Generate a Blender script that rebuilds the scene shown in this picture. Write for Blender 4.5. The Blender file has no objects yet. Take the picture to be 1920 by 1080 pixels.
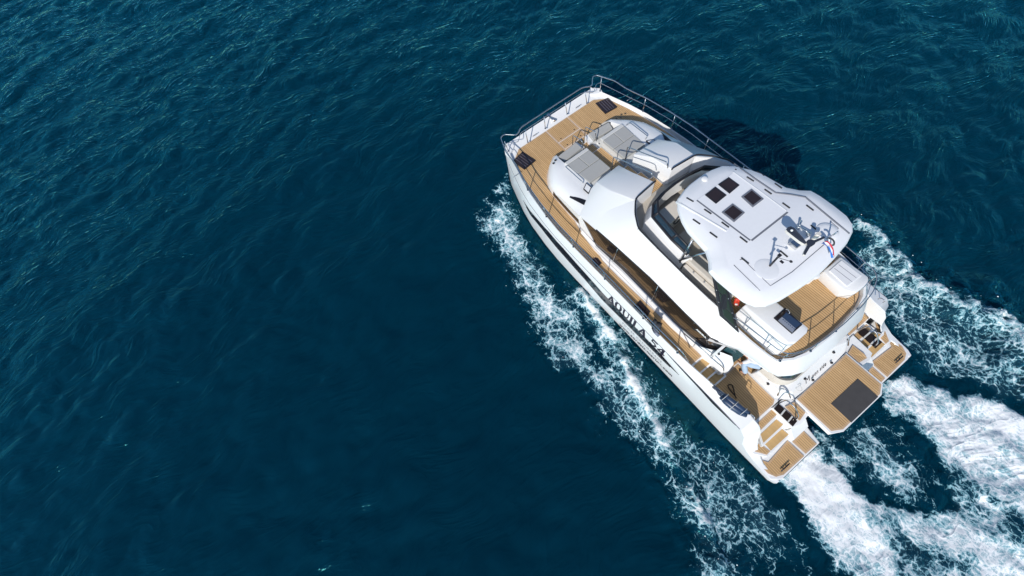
import bpy, bmesh, math, random
import numpy as np
from mathutils import Vector, Matrix
R = math.radians
random.seed(4)
S = bpy.context.scene
COL = S.collection

# ------------------------------------------------------------------ camera, sky, sun, exposure
CAM = (-3.99832, 9.139444, 16.859883)
ROT = np.array([[-0.593481, -0.796701, -0.114227], [0.697634, -0.579989, 0.420618], [-0.401357, 0.169940, 0.900018]])
FPX = 800.0                                    # focal length in pixels of a 1920 px wide frame
cd = bpy.data.cameras.new('camera'); cam = bpy.data.objects.new('camera', cd); COL.objects.link(cam)
cd.sensor_width = 36.0; cd.lens = FPX / 1920 * 36.0; cd.clip_end = 8000; cd.clip_start = 0.1
m = Matrix([list(ROT[:, 0]) , list(ROT[:, 1]), list(ROT[:, 2])]).to_4x4()
m.translation = CAM
cam.matrix_world = m
S.camera = cam

SUN_AZ, SUN_EL = 121.0, 34.0                   # degrees: azimuth from +x towards +y of the direction TO the sun
w = bpy.data.worlds.new('World'); S.world = w; w.use_nodes = True
nt = w.node_tree; nt.nodes.clear()
sky = nt.nodes.new('ShaderNodeTexSky'); sky.sky_type = 'NISHITA'; sky.sun_disc = False; sky.dust_density = 0.2; sky.ozone_density = 3.5
sky.sun_elevation = R(SUN_EL); sky.sun_rotation = R(90 - SUN_AZ)
bg = nt.nodes.new('ShaderNodeBackground'); bg.inputs[1].default_value = 0.115
wo = nt.nodes.new('ShaderNodeOutputWorld')
nt.links.new(sky.outputs[0], bg.inputs[0]); nt.links.new(bg.outputs[0], wo.inputs[0])
sd = bpy.data.lights.new('sun', 'SUN'); sd.energy = 4.0; sd.angle = R(0.5); sd.color = (1.0, 0.955, 0.89)
sun = bpy.data.objects.new('sun', sd); COL.objects.link(sun)
tosun = Vector((math.cos(R(SUN_AZ)) * math.cos(R(SUN_EL)), math.sin(R(SUN_AZ)) * math.cos(R(SUN_EL)), math.sin(R(SUN_EL))))
sun.rotation_euler = tosun.to_track_quat('Z', 'Y').to_euler()
sun.location = (0, 0, 30)
S.view_settings.view_transform = 'Standard'; S.view_settings.look = 'None'; S.view_settings.gamma = 1.0
S.view_settings.exposure = 0.0
S.cycles.max_bounces = 8; S.cycles.sample_clamp_direct = 4.0

# ------------------------------------------------------------------ helpers
Cv = np.array(CAM)
def at(u, v, z):
    """the point of the boat at height z that a sight line of the survey photo meets"""
    d = np.array([(u - 960) / FPX, -(v - 540) / FPX, -1.0]) @ ROT
    p = Cv + d * ((z - Cv[2]) / d[2])
    return (float(p[0]), float(p[1]), float(z))
def ats(pts, z=None, o=None, k=6.0):
    out = []
    for p in pts:
        u, v = p[0], p[1]
        zz = p[2] if len(p) > 2 else z
        if o: u, v = o[0] + u / k, o[1] + v / k
        out.append(at(u, v, zz))
    return out
def mir(pts): return [(p[0], -p[1], p[2]) for p in pts]
def sy(pts, s): return pts if s > 0 else mir(pts)
def interp(x, tab):
    xs = [t[0] for t in tab]; ys = [t[1] for t in tab]
    return float(np.interp(x, xs, ys))

def mat(name, col, rough=0.5, metal=0.0, spec=0.5, coat=0.0, **kw):
    m = bpy.data.materials.new(name); m.use_nodes = True
    b = m.node_tree.nodes['Principled BSDF']
    b.inputs['Base Color'].default_value = (*col, 1); b.inputs['Roughness'].default_value = rough
    b.inputs['Metallic'].default_value = metal; b.inputs['Specular IOR Level'].default_value = spec
    b.inputs['Coat Weight'].default_value = coat; b.inputs['Coat Roughness'].default_value = 0.08
    for k, v in kw.items(): b.inputs[k].default_value = v
    return m
def mottle(m, scale, amount, bump=0.0, detail=4.0):
    """slight real unevenness of colour (and relief) of a surface"""
    t = m.node_tree; b = t.nodes['Principled BSDF']
    tc = t.nodes.new('ShaderNodeTexCoord'); n = t.nodes.new('ShaderNodeTexNoise')
    n.inputs['Scale'].default_value = scale; n.inputs['Detail'].default_value = detail
    t.links.new(tc.outputs['Object'], n.inputs['Vector'])
    mx = t.nodes.new('ShaderNodeMix'); mx.data_type = 'RGBA'
    c = list(b.inputs['Base Color'].default_value)
    mx.inputs['A'].default_value = [max(0, x * (1 - amount)) for x in c[:3]] + [1]
    mx.inputs['B'].default_value = [min(1, x * (1 + amount)) for x in c[:3]] + [1]
    t.links.new(n.outputs['Fac'], mx.inputs['Factor']); t.links.new(mx.outputs['Result'], b.inputs['Base Color'])
    if bump:
        bp = t.nodes.new('ShaderNodeBump'); bp.inputs['Strength'].default_value = bump; bp.inputs['Distance'].default_value = 0.01
        t.links.new(n.outputs['Fac'], bp.inputs['Height']); t.links.new(bp.outputs['Normal'], b.inputs['Normal'])
    return m
M = {}
M['white'] = mottle(mat('gelcoat_white', (0.83, 0.83, 0.825), 0.28, coat=0.3), 0.7, 0.025)
M['grip'] = mottle(mat('nonskid_white', (0.83, 0.835, 0.85), 0.5), 9.0, 0.025, 0.1)
M['ivory'] = mottle(mat('gelcoat_ivory', (0.72, 0.67, 0.60), 0.4), 1.2, 0.04)
M['floor'] = mottle(mat('fly_floor', (0.46, 0.42, 0.36), 0.6), 3.0, 0.06)
M['boot'] = mottle(mat('antifouling', (0.018, 0.022, 0.03), 0.45), 3.0, 0.2)
M['black'] = mat('black_rubber', (0.018, 0.017, 0.022), 0.45)
M['seam_shade'] = mat('seam_shade_grey', (0.16, 0.17, 0.20), 0.6)  # seams and trim, also the painted shade of the hardtop grooves
M['slot'] = mat('slot_dark', (0.035, 0.035, 0.035), 0.6)
M['glass'] = mottle(mat('smoked_glass', (0.030, 0.019, 0.018), 0.04, spec=0.7, IOR=1.6), 2.5, 0.5)
M['sideglass'] = mat('side_glass', (0.022, 0.016, 0.013), 0.02, spec=1.0, IOR=1.7)
M['hullglass'] = mottle(mat('hull_glass', (0.018, 0.018, 0.022), 0.08, spec=0.5, IOR=1.45), 2.0, 0.3)
M['frit'] = mat('glass_border', (0.022, 0.017, 0.015), 0.35, spec=0.3)
M['browntint'] = mottle(mat('brown_glass', (0.028, 0.019, 0.013), 0.25, spec=0.22), 3.0, 0.5)
M['blueglass'] = mat('windscreen_glass', (0.012, 0.035, 0.06), 0.03, spec=0.6, IOR=1.5)
M['teal'] = mat('door_glass', (0.025, 0.075, 0.09), 0.05, spec=0.8, IOR=1.6)
M['steel'] = mat('polished_steel', (0.70, 0.70, 0.70), 0.16, metal=1.0)
M['pad'] = mottle(mat('sunpad_grey', (0.40, 0.40, 0.385), 0.85), 14.0, 0.05, 0.15)
M['padlt'] = mottle(mat('sunpad_piping', (0.60, 0.60, 0.58), 0.8), 14.0, 0.04)
M['beige'] = mottle(mat('seat_beige', (0.60, 0.55, 0.48), 0.7), 6.0, 0.04)
M['mast'] = mottle(mat('mast_paint', (0.035, 0.042, 0.06), 0.4), 5.0, 0.15)
M['mastlt'] = mat('mast_cream', (0.66, 0.63, 0.58), 0.4)
M['matgrey'] = mottle(mat('mat_grey', (0.060, 0.057, 0.058), 0.9), 4.0, 0.22, 0.25, 8.0)
M['navy'] = mottle(mat('navy_canvas', (0.025, 0.05, 0.105), 0.4), 7.0, 0.35, 0.3)
M['red'] = mat('lifebuoy_red', (0.60, 0.05, 0.022), 0.5)
M['text'] = mat('lettering_dark', (0.02, 0.014, 0.03), 0.45)
M['textgrey'] = mat('lettering_grey', (0.36, 0.36, 0.38), 0.5)
M['textwhite'] = mat('lettering_white', (0.82, 0.8, 0.78), 0.5)
M['tint'] = mat('smoked_acrylic', (0.022, 0.013, 0.007), 0.06, spec=0.7)
M['darkcloth'] = mottle(mat('dark_cloth', (0.03, 0.033, 0.04), 0.8), 10, 0.4, 0.3)
M['rope'] = mat('black_rope', (0.012, 0.012, 0.014), 0.8)

def teak_mat(name, lined=True, base=(0.58, 0.365, 0.170), pitch=0.075):
    m = bpy.data.materials.new(name); m.use_nodes = True
    t = m.node_tree; b = t.nodes['Principled BSDF']; b.inputs['Roughness'].default_value = 0.62
    b.inputs['Specular IOR Level'].default_value = 0.3
    tc = t.nodes.new('ShaderNodeTexCoord'); sp = t.nodes.new('ShaderNodeSeparateXYZ')
    t.links.new(tc.outputs['Object'], sp.inputs[0])
    def mth(op, a, bb=None, c=None):
        n = t.nodes.new('ShaderNodeMath'); n.operation = op
        for i, q in enumerate((a, bb, c)):
            if q is None: continue
            if isinstance(q, (int, float)): n.inputs[i].default_value = q
            else: t.links.new(q, n.inputs[i])
        return n.outputs[0]
    fy = mth('DIVIDE', sp.outputs['Y'], pitch)
    pl = mth('FLOOR', fy); fr = mth('FRACT', fy)
    wn = t.nodes.new('ShaderNodeTexWhiteNoise'); wn.noise_dimensions = '2D'
    # boards of varied length along each strake
    cx = t.nodes.new('ShaderNodeCombineXYZ')
    t.links.new(pl, cx.inputs[0])
    t.links.new(mth('FLOOR', mth('ADD', mth('DIVIDE', sp.outputs['X'], 1.7), mth('MULTIPLY', pl, 0.37))), cx.inputs[1])
    t.links.new(cx.outputs[0], wn.inputs['Vector'])
    no = t.nodes.new('ShaderNodeTexNoise'); no.inputs['Scale'].default_value = 5.0; no.inputs['Detail'].default_value = 6
    mp = t.nodes.new('ShaderNodeMapping'); mp.inputs['Scale'].default_value = (0.5, 3.0, 1.0)
    t.links.new(tc.outputs['Object'], mp.inputs[0]); t.links.new(mp.outputs[0], no.inputs['Vector'])
    n2 = t.nodes.new('ShaderNodeTexNoise'); n2.inputs['Scale'].default_value = 0.9; n2.inputs['Detail'].default_value = 3
    t.links.new(tc.outputs['Object'], n2.inputs['Vector'])
    v = mth('ADD', mth('MULTIPLY', wn.outputs['Value'], 0.22), mth('ADD', mth('MULTIPLY', no.outputs['Fac'], 0.5), mth('MULTIPLY', n2.outputs['Fac'], 0.45)))
    mx = t.nodes.new('ShaderNodeMix'); mx.data_type = 'RGBA'
    mx.inputs['A'].default_value = (base[0] * .72, base[1] * .69, base[2] * .62, 1)
    mx.inputs['B'].default_value = (min(1, base[0] * 1.25), base[1] * 1.3, base[2] * 1.4, 1)
    t.links.new(v, mx.inputs['Factor'])
    out = mx.outputs['Result']
    if lined:
        ln = mth('LESS_THAN', fr, 0.17)
        m2 = t.nodes.new('ShaderNodeMix'); m2.data_type = 'RGBA'
        t.links.new(ln, m2.inputs['Factor']); t.links.new(out, m2.inputs['A'])
        m2.inputs['B'].default_value = (0.16, 0.09, 0.05, 1)
        out = m2.outputs['Result']
    t.links.new(out, b.inputs['Base Color'])
    return m
M['teak'] = teak_mat('teak_strakes'); M['teakplain'] = teak_mat('teak_plain', False, (0.53, 0.35, 0.20))
M['teakwarm'] = teak_mat('teak_step', False, (0.52, 0.33, 0.14))

def empty(name, loc=(0, 0, 0)):
    o = bpy.data.objects.new(name, None); COL.objects.link(o); o.location = loc; o.empty_display_size = 0.3
    return o
def tag(o, label=None, cat=None, group=None, kind=None):
    for k, v in (('label', label), ('category', cat), ('group', group), ('kind', kind)):
        if v: o[k] = v
    return o
def link(name, me, parent):
    o = bpy.data.objects.new(name, me); COL.objects.link(o)
    if parent:
        o.parent = parent
        base = parent.matrix_world if False else None
    return o
def build(name, bm, mats, parent=None, smooth=False, sharp=40, bevel=0.0, merge=0.0):
    if merge: bmesh.ops.remove_doubles(bm, verts=bm.verts, dist=merge)
    bmesh.ops.recalc_face_normals(bm, faces=bm.faces)
    if bevel:
        es = [e for e in bm.edges if len(e.link_faces) == 2 and e.calc_face_angle(0) > R(28)]
        bmesh.ops.bevel(bm, geom=es, offset=bevel, segments=2, affect='EDGES', profile=0.5, clamp_overlap=True)
    me = bpy.data.meshes.new(name); bm.to_mesh(me); bm.free()
    for mm in (mats if isinstance(mats, (list, tuple)) else [mats]): me.materials.append(mm)
    if smooth:
        for p in me.polygons: p.use_smooth = True
        me.set_sharp_from_angle(angle=R(sharp))
    return link(name, me, parent)
def poly(bm, pts, mi=0):
    vs = [bm.verts.new(p) for p in pts]
    f = bm.faces.new(vs); f.material_index = mi
    return f
def area_sign(pts):
    return sum(pts[i][0] * pts[(i + 1) % len(pts)][1] - pts[(i + 1) % len(pts)][0] * pts[i][1] for i in range(len(pts)))
def prism(bm, pts, depth=None, zb=None, mi=0, mis=None):
    """solid under a polygon (heights per corner), down by depth or to zb"""
    n = len(pts)
    lo = [(p[0], p[1], (p[2] - depth) if zb is None else zb) for p in pts]
    a = [bm.verts.new(p) for p in pts]; b = [bm.verts.new(p) for p in lo]
    fs = [bm.faces.new(a)]; fs[0].material_index = mi
    fb = bm.faces.new(b[::-1]); fb.material_index = mi if mis is None else mis
    for i in range(n):
        f = bm.faces.new((a[i], b[i], b[(i + 1) % n], a[(i + 1) % n])); f.material_index = mi if mis is None else mis
    return a
def box(bm, c, s, rot=None, mi=0):
    r = bmesh.ops.create_cube(bm, size=1.0)
    for v in r['verts']:
        q = Vector((v.co.x * s[0], v.co.y * s[1], v.co.z * s[2]))
        if rot is not None: q = rot @ q
        v.co = q + Vector(c)
    for f in {f for v in r['verts'] for f in v.link_faces}: f.material_index = mi
def fillet(pts, r, n=4, closed=False):
    P = [Vector(p) for p in pts]; out = []
    N = len(P)
    for i in range(N):
        if not closed and i in (0, N - 1): out.append(P[i]); continue
        a, b, c = P[i - 1], P[i], P[(i + 1) % N]
        d1, d2 = (a - b), (c - b)
        rr = min(r, d1.length * .45, d2.length * .45)
        p1, p2 = b + d1.normalized() * rr, b + d2.normalized() * rr
        for k in range(n + 1):
            t = k / n; out.append(p1 * (1 - t) ** 2 + b * 2 * t * (1 - t) + p2 * t * t)
    return out
def tube(bm, pts, r, n=8, closed=False, cap=True, mi=0):
    P = [Vector(p) for p in pts]; N = len(P); rings = []; up = Vector((0.13, 0.21, 1)).normalized()
    rad = r if callable(r) else (lambda t: r)
    for i in range(N):
        d = (P[(i + 1) % N] - P[i - 1]) if (closed or 0 < i < N - 1) else (P[1] - P[0] if i == 0 else P[-1] - P[-2])
        d.normalize()
        u = up - d * up.dot(d)
        if u.length < 1e-3: u = Vector((1, 0, 0)) - d * d.x
        u.normalize(); v = d.cross(u); up = u
        rr = rad(i / (N - 1))
        rings.append([bm.verts.new(P[i] + u * rr * math.cos(2 * math.pi * k / n) + v * rr * math.sin(2 * math.pi * k / n)) for k in range(n)])
    for i in range(N if closed else N - 1):
        A, B = rings[i], rings[(i + 1) % N]
        for k in range(n):
            f = bm.faces.new((A[k], A[(k + 1) % n], B[(k + 1) % n], B[k])); f.material_index = mi; f.smooth = True
    if cap and not closed: bm.faces.new(rings[0][::-1]); bm.faces.new(rings[-1])
def loft(bm, rows, mi=0, fmat=None, closed=False):
    g = [[bm.verts.new(p) for p in r] for r in rows]
    for i in range(len(g) - 1):
        for j in range(len(g[0]) - (0 if closed else 1)):
            j2 = (j + 1) % len(g[0])
            f = bm.faces.new((g[i][j], g[i + 1][j], g[i + 1][j2], g[i][j2]))
            f.material_index = fmat(i, j) if fmat else mi
    return g
def lathe(bm, c, prof, n=24, mi=0):
    rings = [[bm.verts.new((c[0] + r * math.cos(2 * math.pi * k / n), c[1] + r * math.sin(2 * math.pi * k / n), c[2] + z)) for k in range(n)] for r, z in prof]
    for a, b in zip(rings, rings[1:]):
        for k in range(n): f = bm.faces.new((a[k], a[(k + 1) % n], b[(k + 1) % n], b[k])); f.smooth = True; f.material_index = mi
    f = bm.faces.new(rings[-1]); f.material_index = mi
    f = bm.faces.new(rings[0][::-1]); f.material_index = mi
def inset2d(pts, d):
    """polygon shrunk by d in plan"""
    n = len(pts); s = 1 if area_sign(pts) > 0 else -1; out = []
    for i in range(n):
        a, b, c = (Vector(pts[i - 1]), Vector(pts[i]), Vector(pts[(i + 1) % n]))
        e1 = (b - a).xy.normalized(); e2 = (c - b).xy.normalized()
        n1 = Vector((-e1.y, e1.x)) * s; n2 = Vector((-e2.y, e2.x)) * s
        k = n1 + n2; q = k / max(0.35, (1 + n1.dot(n2)))
        out.append((b.x + q.x * d, b.y + q.y * d, b.z))
    return out
def teak_panel(name, pts, parent, margin=0.055, th=0.014, lined=True):
    """planked panel: margin boards round a field of strakes"""
    bm = bmesh.new()
    if area_sign(pts) < 0: pts = pts[::-1]
    if lined and margin:
        ins = inset2d(pts, margin)
        a = [bm.verts.new(p) for p in pts]; b = [bm.verts.new(p) for p in ins]; lo = [bm.verts.new((p[0], p[1], p[2] - th)) for p in pts]
        n = len(pts)
        for i in range(n):
            j = (i + 1) % n
            bm.faces.new((a[i], a[j], b[j], b[i])).material_index = 1
            bm.faces.new((lo[i], lo[j], a[j], a[i])).material_index = 1
        bm.faces.new(b).material_index = 0
        return build(name, bm, [M['teak'], M['teakplain']], parent)
    prism(bm, pts, th, mi=0)
    return build(name, bm, [M['teak'] if lined else M['teakwarm']], parent)

def text_mesh(name, s, size, mtl, parent, origin, xdir, ydir, ext=0.002, sx=1.0, shear=0.0, spacing=1.0, bold=0.0):
    cu = bpy.data.curves.new(name, 'FONT'); cu.body = s; cu.size = size; cu.extrude = ext; cu.shear = shear; cu.space_character = spacing; cu.offset = bold
    to = bpy.data.objects.new(name + '_tmp', cu); COL.objects.link(to)
    dg = bpy.context.evaluated_depsgraph_get()
    me = bpy.data.meshes.new_from_object(to.evaluated_get(dg)); bpy.data.objects.remove(to)
    X = Vector(xdir).normalized(); Y = Vector(ydir); Y = (Y - X * Y.dot(X)).normalized(); Z = X.cross(Y)
    for v in me.vertices:
        c = v.co.copy(); v.co = Vector(origin) + X * c.x * sx + Y * c.y + Z * c.z
    me.materials.clear(); me.materials.append(mtl)
    me.name = name
    return link(name, me, parent)

# ------------------------------------------------------------------ the boat's lines
Y_OUT = [(-8.05, 3.50), (-7.85, 3.58), (-6.0, 3.62), (2.0, 3.61), (3.3, 3.585), (4.2, 3.52), (5.4, 3.37), (6.3, 3.17), (7.2, 2.90), (7.9, 2.68), (8.2, 2.55)]
Z_CR = [(-8.05, 0.40), (-7.5, 0.46), (-7.15, 0.52), (-6.75, 0.72), (-6.48, 0.95), (-6.28, 1.55), (-6.05, 1.80), (-5.0, 1.87), (-3.0, 1.89), (0, 1.90), (6.4, 1.92), (8.2, 2.05)]
Z_GU = [(-8.05, 0.42), (-7.5, 0.48), (-7.15, 0.55), (-6.85, 0.78), (-6.68, 1.05), (-6.48, 1.62), (-6.28, 1.86), (-5.8, 1.95), (-4.5, 2.1), (-3.5, 2.25), (-2.5, 2.33), (2, 2.34), (4, 2.40), (6, 2.5), (8.2, 2.62)]
Y_GU = [(-8.05, 3.40), (-7.4, 3.42), (-7.0, 3.30), (-6.6, 3.12), (-5.8, 3.09), (-4.3, 3.36), (-3.5, 3.47), (-2.5, 3.52), (3.3, 3.50), (4.2, 3.43), (5.4, 3.27), (6.3, 3.07), (7.2, 2.80), (7.9, 2.58), (8.2, 2.47)]
def deckz(x): return 2.0 + 0.40 * max(0, (x - 1.0) / 6.0)
def side_y(x, z):
    yo = interp(x, Y_OUT); zc = interp(x, Z_CR); yg = interp(x, Y_GU); zg = interp(x, Z_GU)
    if z <= zc: return yo
    return yo + (yg - yo) * min(1, (z - zc) / max(0.01, zg - zc))
def at_side(u, v):
    d = np.array([(u - 960) / FPX, -(v - 540) / FPX, -1.0]) @ ROT
    y = 3.6
    for _ in range(25):
        p = Cv + d * ((y - Cv[1]) / d[1]); y = 0.5 * y + 0.5 * side_y(float(p[0]), float(p[2]))
    return (float(p[0]), float(p[1]), float(p[2]))

yacht = tag(empty('motor_yacht'), 'white power catamaran with teak decks and hardtop under way on open sea', 'yacht')

# ---- hulls
for s in (1, -1):
    bm = bmesh.new(); rows = []
    xs = [-8.05, -7.85, -7.5, -7.15, -6.95, -6.75, -6.55, -6.4, -6.25, -6.1, -5.8, -5.4, -5, -4.3, -3.5, -2.5, -1, 0.5, 2, 3.3, 4.2, 4.8, 5.4, 5.9, 6.3, 6.8, 7.2, 7.6, 7.9, 8.1, 8.2]
    xs = sorted({round(v, 3) for v in xs + [t_[0] for T_ in (Y_OUT, Z_CR, Z_GU, Y_GU) for t_ in T_]})
    for x in xs:
        yo = interp(x, Y_OUT); zc = interp(x, Z_CR); zg = interp(x, Z_GU); yg = interp(x, Y_GU)
        t = max(0, min(1, (x - 3.5) / 4.7)); yi = 1.45 + (yo - 0.14 - 1.45) * t ** 1.15
        ym = 0.5 * (yo + yi); zd = min(zg - 0.02, deckz(x) if x > -3.66 else 1.2)
        rows.append(sy([(x, yi, 1.15 if x > -6.5 else 0.38), (x, yi, 0.1), (x, ym - 0.1, -0.75 + 0.6 * t), (x, ym + 0.15, -0.75 + 0.6 * t), (x, yo - 0.12 * (1 - t) - 0.02, -0.25), (x, yo - 0.02, 0.04), (x, yo, 0.17),
                     (x, yo, 0.17 + (zc - 0.17) * .55), (x, yo, zc), (x, yg, zg), (x, yg - 0.03, zg - 0.01), (x, yg - 0.04, zd)], s))
    g = loft(bm, rows, fmat=lambda i, j: 1 if j in (1, 2, 3, 4, 5) else 0)
    bm.faces.new(g[-1]); bm.faces.new(g[0][::-1])
    build('hull', bm, [M['white'], M['boot']], yacht, smooth=True, sharp=22)
    # fine rub strips and moulded crease are real ridges
    bm = bmesh.new()
    xs2 = np.linspace(-6.0, 7.6, 90)
    tube(bm, sy([(x, side_y(x, interp(x, Z_CR)) + 0.002, interp(x, Z_CR)) for x in xs2], s), 0.012, 6)
    build('rubbing_strake', bm, M['seam_shade'], yacht)

A2 = (920, 240); A1 = (920, 120)
lo = [(981, 375.5), (995, 402), (1018, 430), (1053, 473), (1095, 520), (1130, 561), (1163, 594), (1210, 641), (1247, 678), (1273.5, 703)]
up = [(981, 375.5), (1000, 402), (1027, 432), (1055, 464), (1101, 516), (1130, 549), (1153, 573.5), (1180, 602), (1213, 636), (1237, 661), (1273.5, 703)]
r2u = [(1251.7, 662.5), (1291.7, 705), (1318, 730), (1343, 755), (1363, 778), (1377, 793)]
r2l = [(1251.7, 662.5), (1291.5, 709), (1318, 736.5), (1341, 762), (1360, 783), (1377, 794)]
def side_patch(u, l, name, mtl, s, off=0.012, n=90):
    U = [at_side(*p) for p in u]; L = [at_side(*p) for p in l]
    x0, x1 = U[0][0], U[-1][0]
    bm = bmesh.new(); rows = []
    su = sorted([(p[0], p[2]) for p in U]); sl = sorted([(p[0], p[2]) for p in L])
    for x in np.linspace(x0, x1, n):
        zu, zl = interp(x, su), interp(x, sl)
        if zu < zl + 0.004: zu = zl + 0.004
        zc = interp(x, Z_CR); zm = min(max(zc, zl + .001), zu - .001)
        rows.append(sy([(x, side_y(x, z_) + off, z_) for z_ in (zu, .5 * (zu + zm), zm, .5 * (zm + zl), zl)] + [(x, side_y(x, zl) - 0.01, zl - .004)], s))
    loft(bm, rows)
    return build(name, bm, mtl, yacht), su, sl
for s in (1, -1):
    o, su, sl = side_patch(up, lo, 'hull_window', M['hullglass'], s)
    bm = bmesh.new(); rows = []
    for x in np.linspace(-5.85, -2.85, 60):
        zt = interp(x, Z_CR) - .015; zl = zt - interp(x, [(-5.85, .015), (-5.5, .09), (-4.95, .20), (-4.4, .13), (-3.4, .07), (-2.85, .01)])
        rows.append(sy([(x, side_y(x, zt) - .01, zt), (x, side_y(x, zt) + .012, zt), (x, side_y(x, zl) + .012, zl), (x, side_y(x, zl) - .01, zl)], s))
    loft(bm, rows); build('hull_crease_shade', bm, M['black'], yacht)  # shade of the recessed crease, painted as a black band
    bm = bmesh.new()   # polished trim under the window
    tube(bm, sy([(x, side_y(x, interp(x, sl) - 0.05) + 0.006, interp(x, sl) - 0.05) for x in np.linspace(su[0][0] + .4, su[-1][0] - .3, 50)], s), 0.014, 6)
    build('window_trim', bm, M['black'], yacht)

# name and address on the topsides (port side shown)
TX = lambda u, v: Vector(at_side(u, v))
def side_text(name, txt, p0, p1, h, mtl, sx=None, shear=0.0, spacing=1.0, bold=0.0):
    a, b = TX(*p0), TX(*p1)
    o = text_mesh(name, txt, 1.0, mtl, yacht, (0, 0, 0), (1, 0, 0), (0, 1, 0), 0.0, shear=shear, spacing=spacing, bold=bold)
    vs = o.data.vertices; xs_ = [v.co.x for v in vs]; ys_ = [v.co.y for v in vs]
    x0, x1 = min(xs_), max(xs_)
    cap = 0.73
    for v in vs:
        t = (v.co.x - x0) / (x1 - x0)
        x = a.x + (b.x - a.x) * t; z = a.z + (b.z - a.z) * t + v.co.y / cap * h
        v.co = (x, side_y(x, z) + 0.010, z)
    return o
# wide flared capitals for the name: thick and thin strokes
def glyph(ch):
    sf = .095
    def ser(x0, x1, y): return [(x0, y), (x1, y), (x1, y + sf), (x0, y + sf)]
    if ch == 'A': return [[(.0, 0), (.23, 0), (.58, .82), (.45, 1)], [(.36, 1), (.67, 1), (1.10, 0), (.70, 0)], [(.22, .26), (.82, .26), (.80, .38), (.24, .38)], ser(-.06, .26, 0), ser(.66, 1.12, 0)]
    if ch == 'U': return [[(.02, 1), (.28, 1), (.28, .35), (.02, .35)], [(.02, .35), (.28, .35), (.40, .13), (.30, -.03)], [(.30, -.03), (.40, .13), (.62, .13), (.68, -.03)], [(.62, .13), (.68, -.03), (.93, .30), (.78, .35)], [(.78, .35), (.93, .3), (.93, 1), (.78, 1)], ser(-.08, .38, .925), ser(.68, 1.04, .925)]
    if ch == 'I': return [[(.05, 0), (.38, 0), (.38, 1), (.05, 1)], ser(-.02, .43, 0), ser(-.02, .43, .925)]
    if ch == 'L': return [[(.05, 0), (.38, 0), (.38, 1), (.05, 1)], ser(-.02, .43, .925), [(-.02, 0), (.82, 0), (.86, .26), (.76, .11), (-.02, .10)]]
    if ch == '5': return [[(.12, 1), (.90, 1), (.90, .79), (.12, .79)], [(.12, 1), (.28, 1), (.24, .50), (.08, .50)], [(.08, .50), (.2, .64), (.62, .64), (.55, .49)], [(.55, .49), (.62, .64), (.97, .36), (.68, .32)], [(.97, .36), (.68, .32), (.46, .13), (.55, -.03)], [(.46, .13), (.55, -.03), (.0, .02), (.02, .18)]]
    if ch == '4': return [[(.52, 0), (.84, 0), (.84, 1), (.52, 1)], [(.0, .20), (1.04, .20), (1.04, .38), (.0, .38)], [(-.02, .27), (.16, .27), (.76, 1), (.56, 1)], ser(.42, .92, 0)]
    if ch == 'Q':
        out = []
        N = 20
        for k in range(N):
            a0, a1 = 2 * math.pi * k / N, 2 * math.pi * (k + 1) / N
            f = lambda a, r: (.55 + math.cos(a) * (.57 if r else .57 - .14 - .20 * abs(math.cos(a))), .5 + math.sin(a) * (.53 if r else .41))
            out.append([f(a0, 1), f(a1, 1), f(a1, 0), f(a0, 0)])
        out.append([(.42, .14), (.64, .16), (1.2, -.16), (.95, -.18)])
        return out
W = {'A': 1.0, 'Q': 1.12, 'U': .98, 'I': .40, 'L': .82, '5': .95, '4': 1.0, ' ': .45}
def name_side(s):
    bm = bmesh.new(); a, b = TX(1139, 563), TX(1247, 669)
    txt = 'AQUILA 54'; tot = sum(W[c] + .15 for c in txt); x = 0; h = 0.57
    if s < 0: x = 0
    for ch in txt:
        if ch != ' ':
            for q in glyph(ch):
                P = []
                for (gx, gy) in q:
                    t = (x + gx) / tot
                    X = (a.x + (b.x - a.x) * t) if s > 0 else (b.x + (a.x - b.x) * t)
                    z = 1.335 + gy * h
                    P.append((X, s * (side_y(X, z) + 0.010), z))
                poly(bm, P)
        x += W[ch] + .15
    bmesh.ops.triangulate(bm, faces=bm.faces)
    build('hull_name', bm, M['text'], yacht)
name_side(1)
side_text('builder_lettering', 'POWER CATAMARANS', (1167, 606), (1240, 680), 0.14, M['textgrey'], spacing=1.25, bold=.015)
side_text('web_address', 'www.aordalt-marine.com', (1161, 608), (1259.5, 706), 0.185, M['text'], spacing=1.1, bold=.03)

# ---- bridge deck between the hulls and the deck surface
bm = bmesh.new()
xs = [8.12, 8.05, 7.7, 7, 6, 4, 2, 1, 0, -2, -3.3, -3.66]
rows = []
for x in xs:
    z = deckz(x) + (0.15 * (x - 7.7) / 0.4 if x > 7.7 else 0)
    yg = interp(x, Y_GU) - 0.02
    bow = 0.0
    rows.append([(x + bow, y, z) for y in (-yg, -yg * .66, -1.5, -.6, 0, .6, 1.5, yg * .66, yg)])
rows.insert(0, [(8.14, p[1], 1.25) for p in rows[0]])
rows.append([(-3.67, p[1], 1.15) for p in rows[-1]])
loft(bm, rows)
build('main_deck', bm, M['white'], yacht, smooth=True, sharp=25)
bm = bmesh.new()
prism(bm, [(8.1, -2.2, 1.26), (8.1, 2.2, 1.26), (5, 1.6, 1.2), (-6.3, 1.6, 1.16), (-6.3, -1.6, 1.16), (5, -1.6, 1.2)], zb=0.82)
build('bridge_deck', bm, M['white'], yacht)
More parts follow.
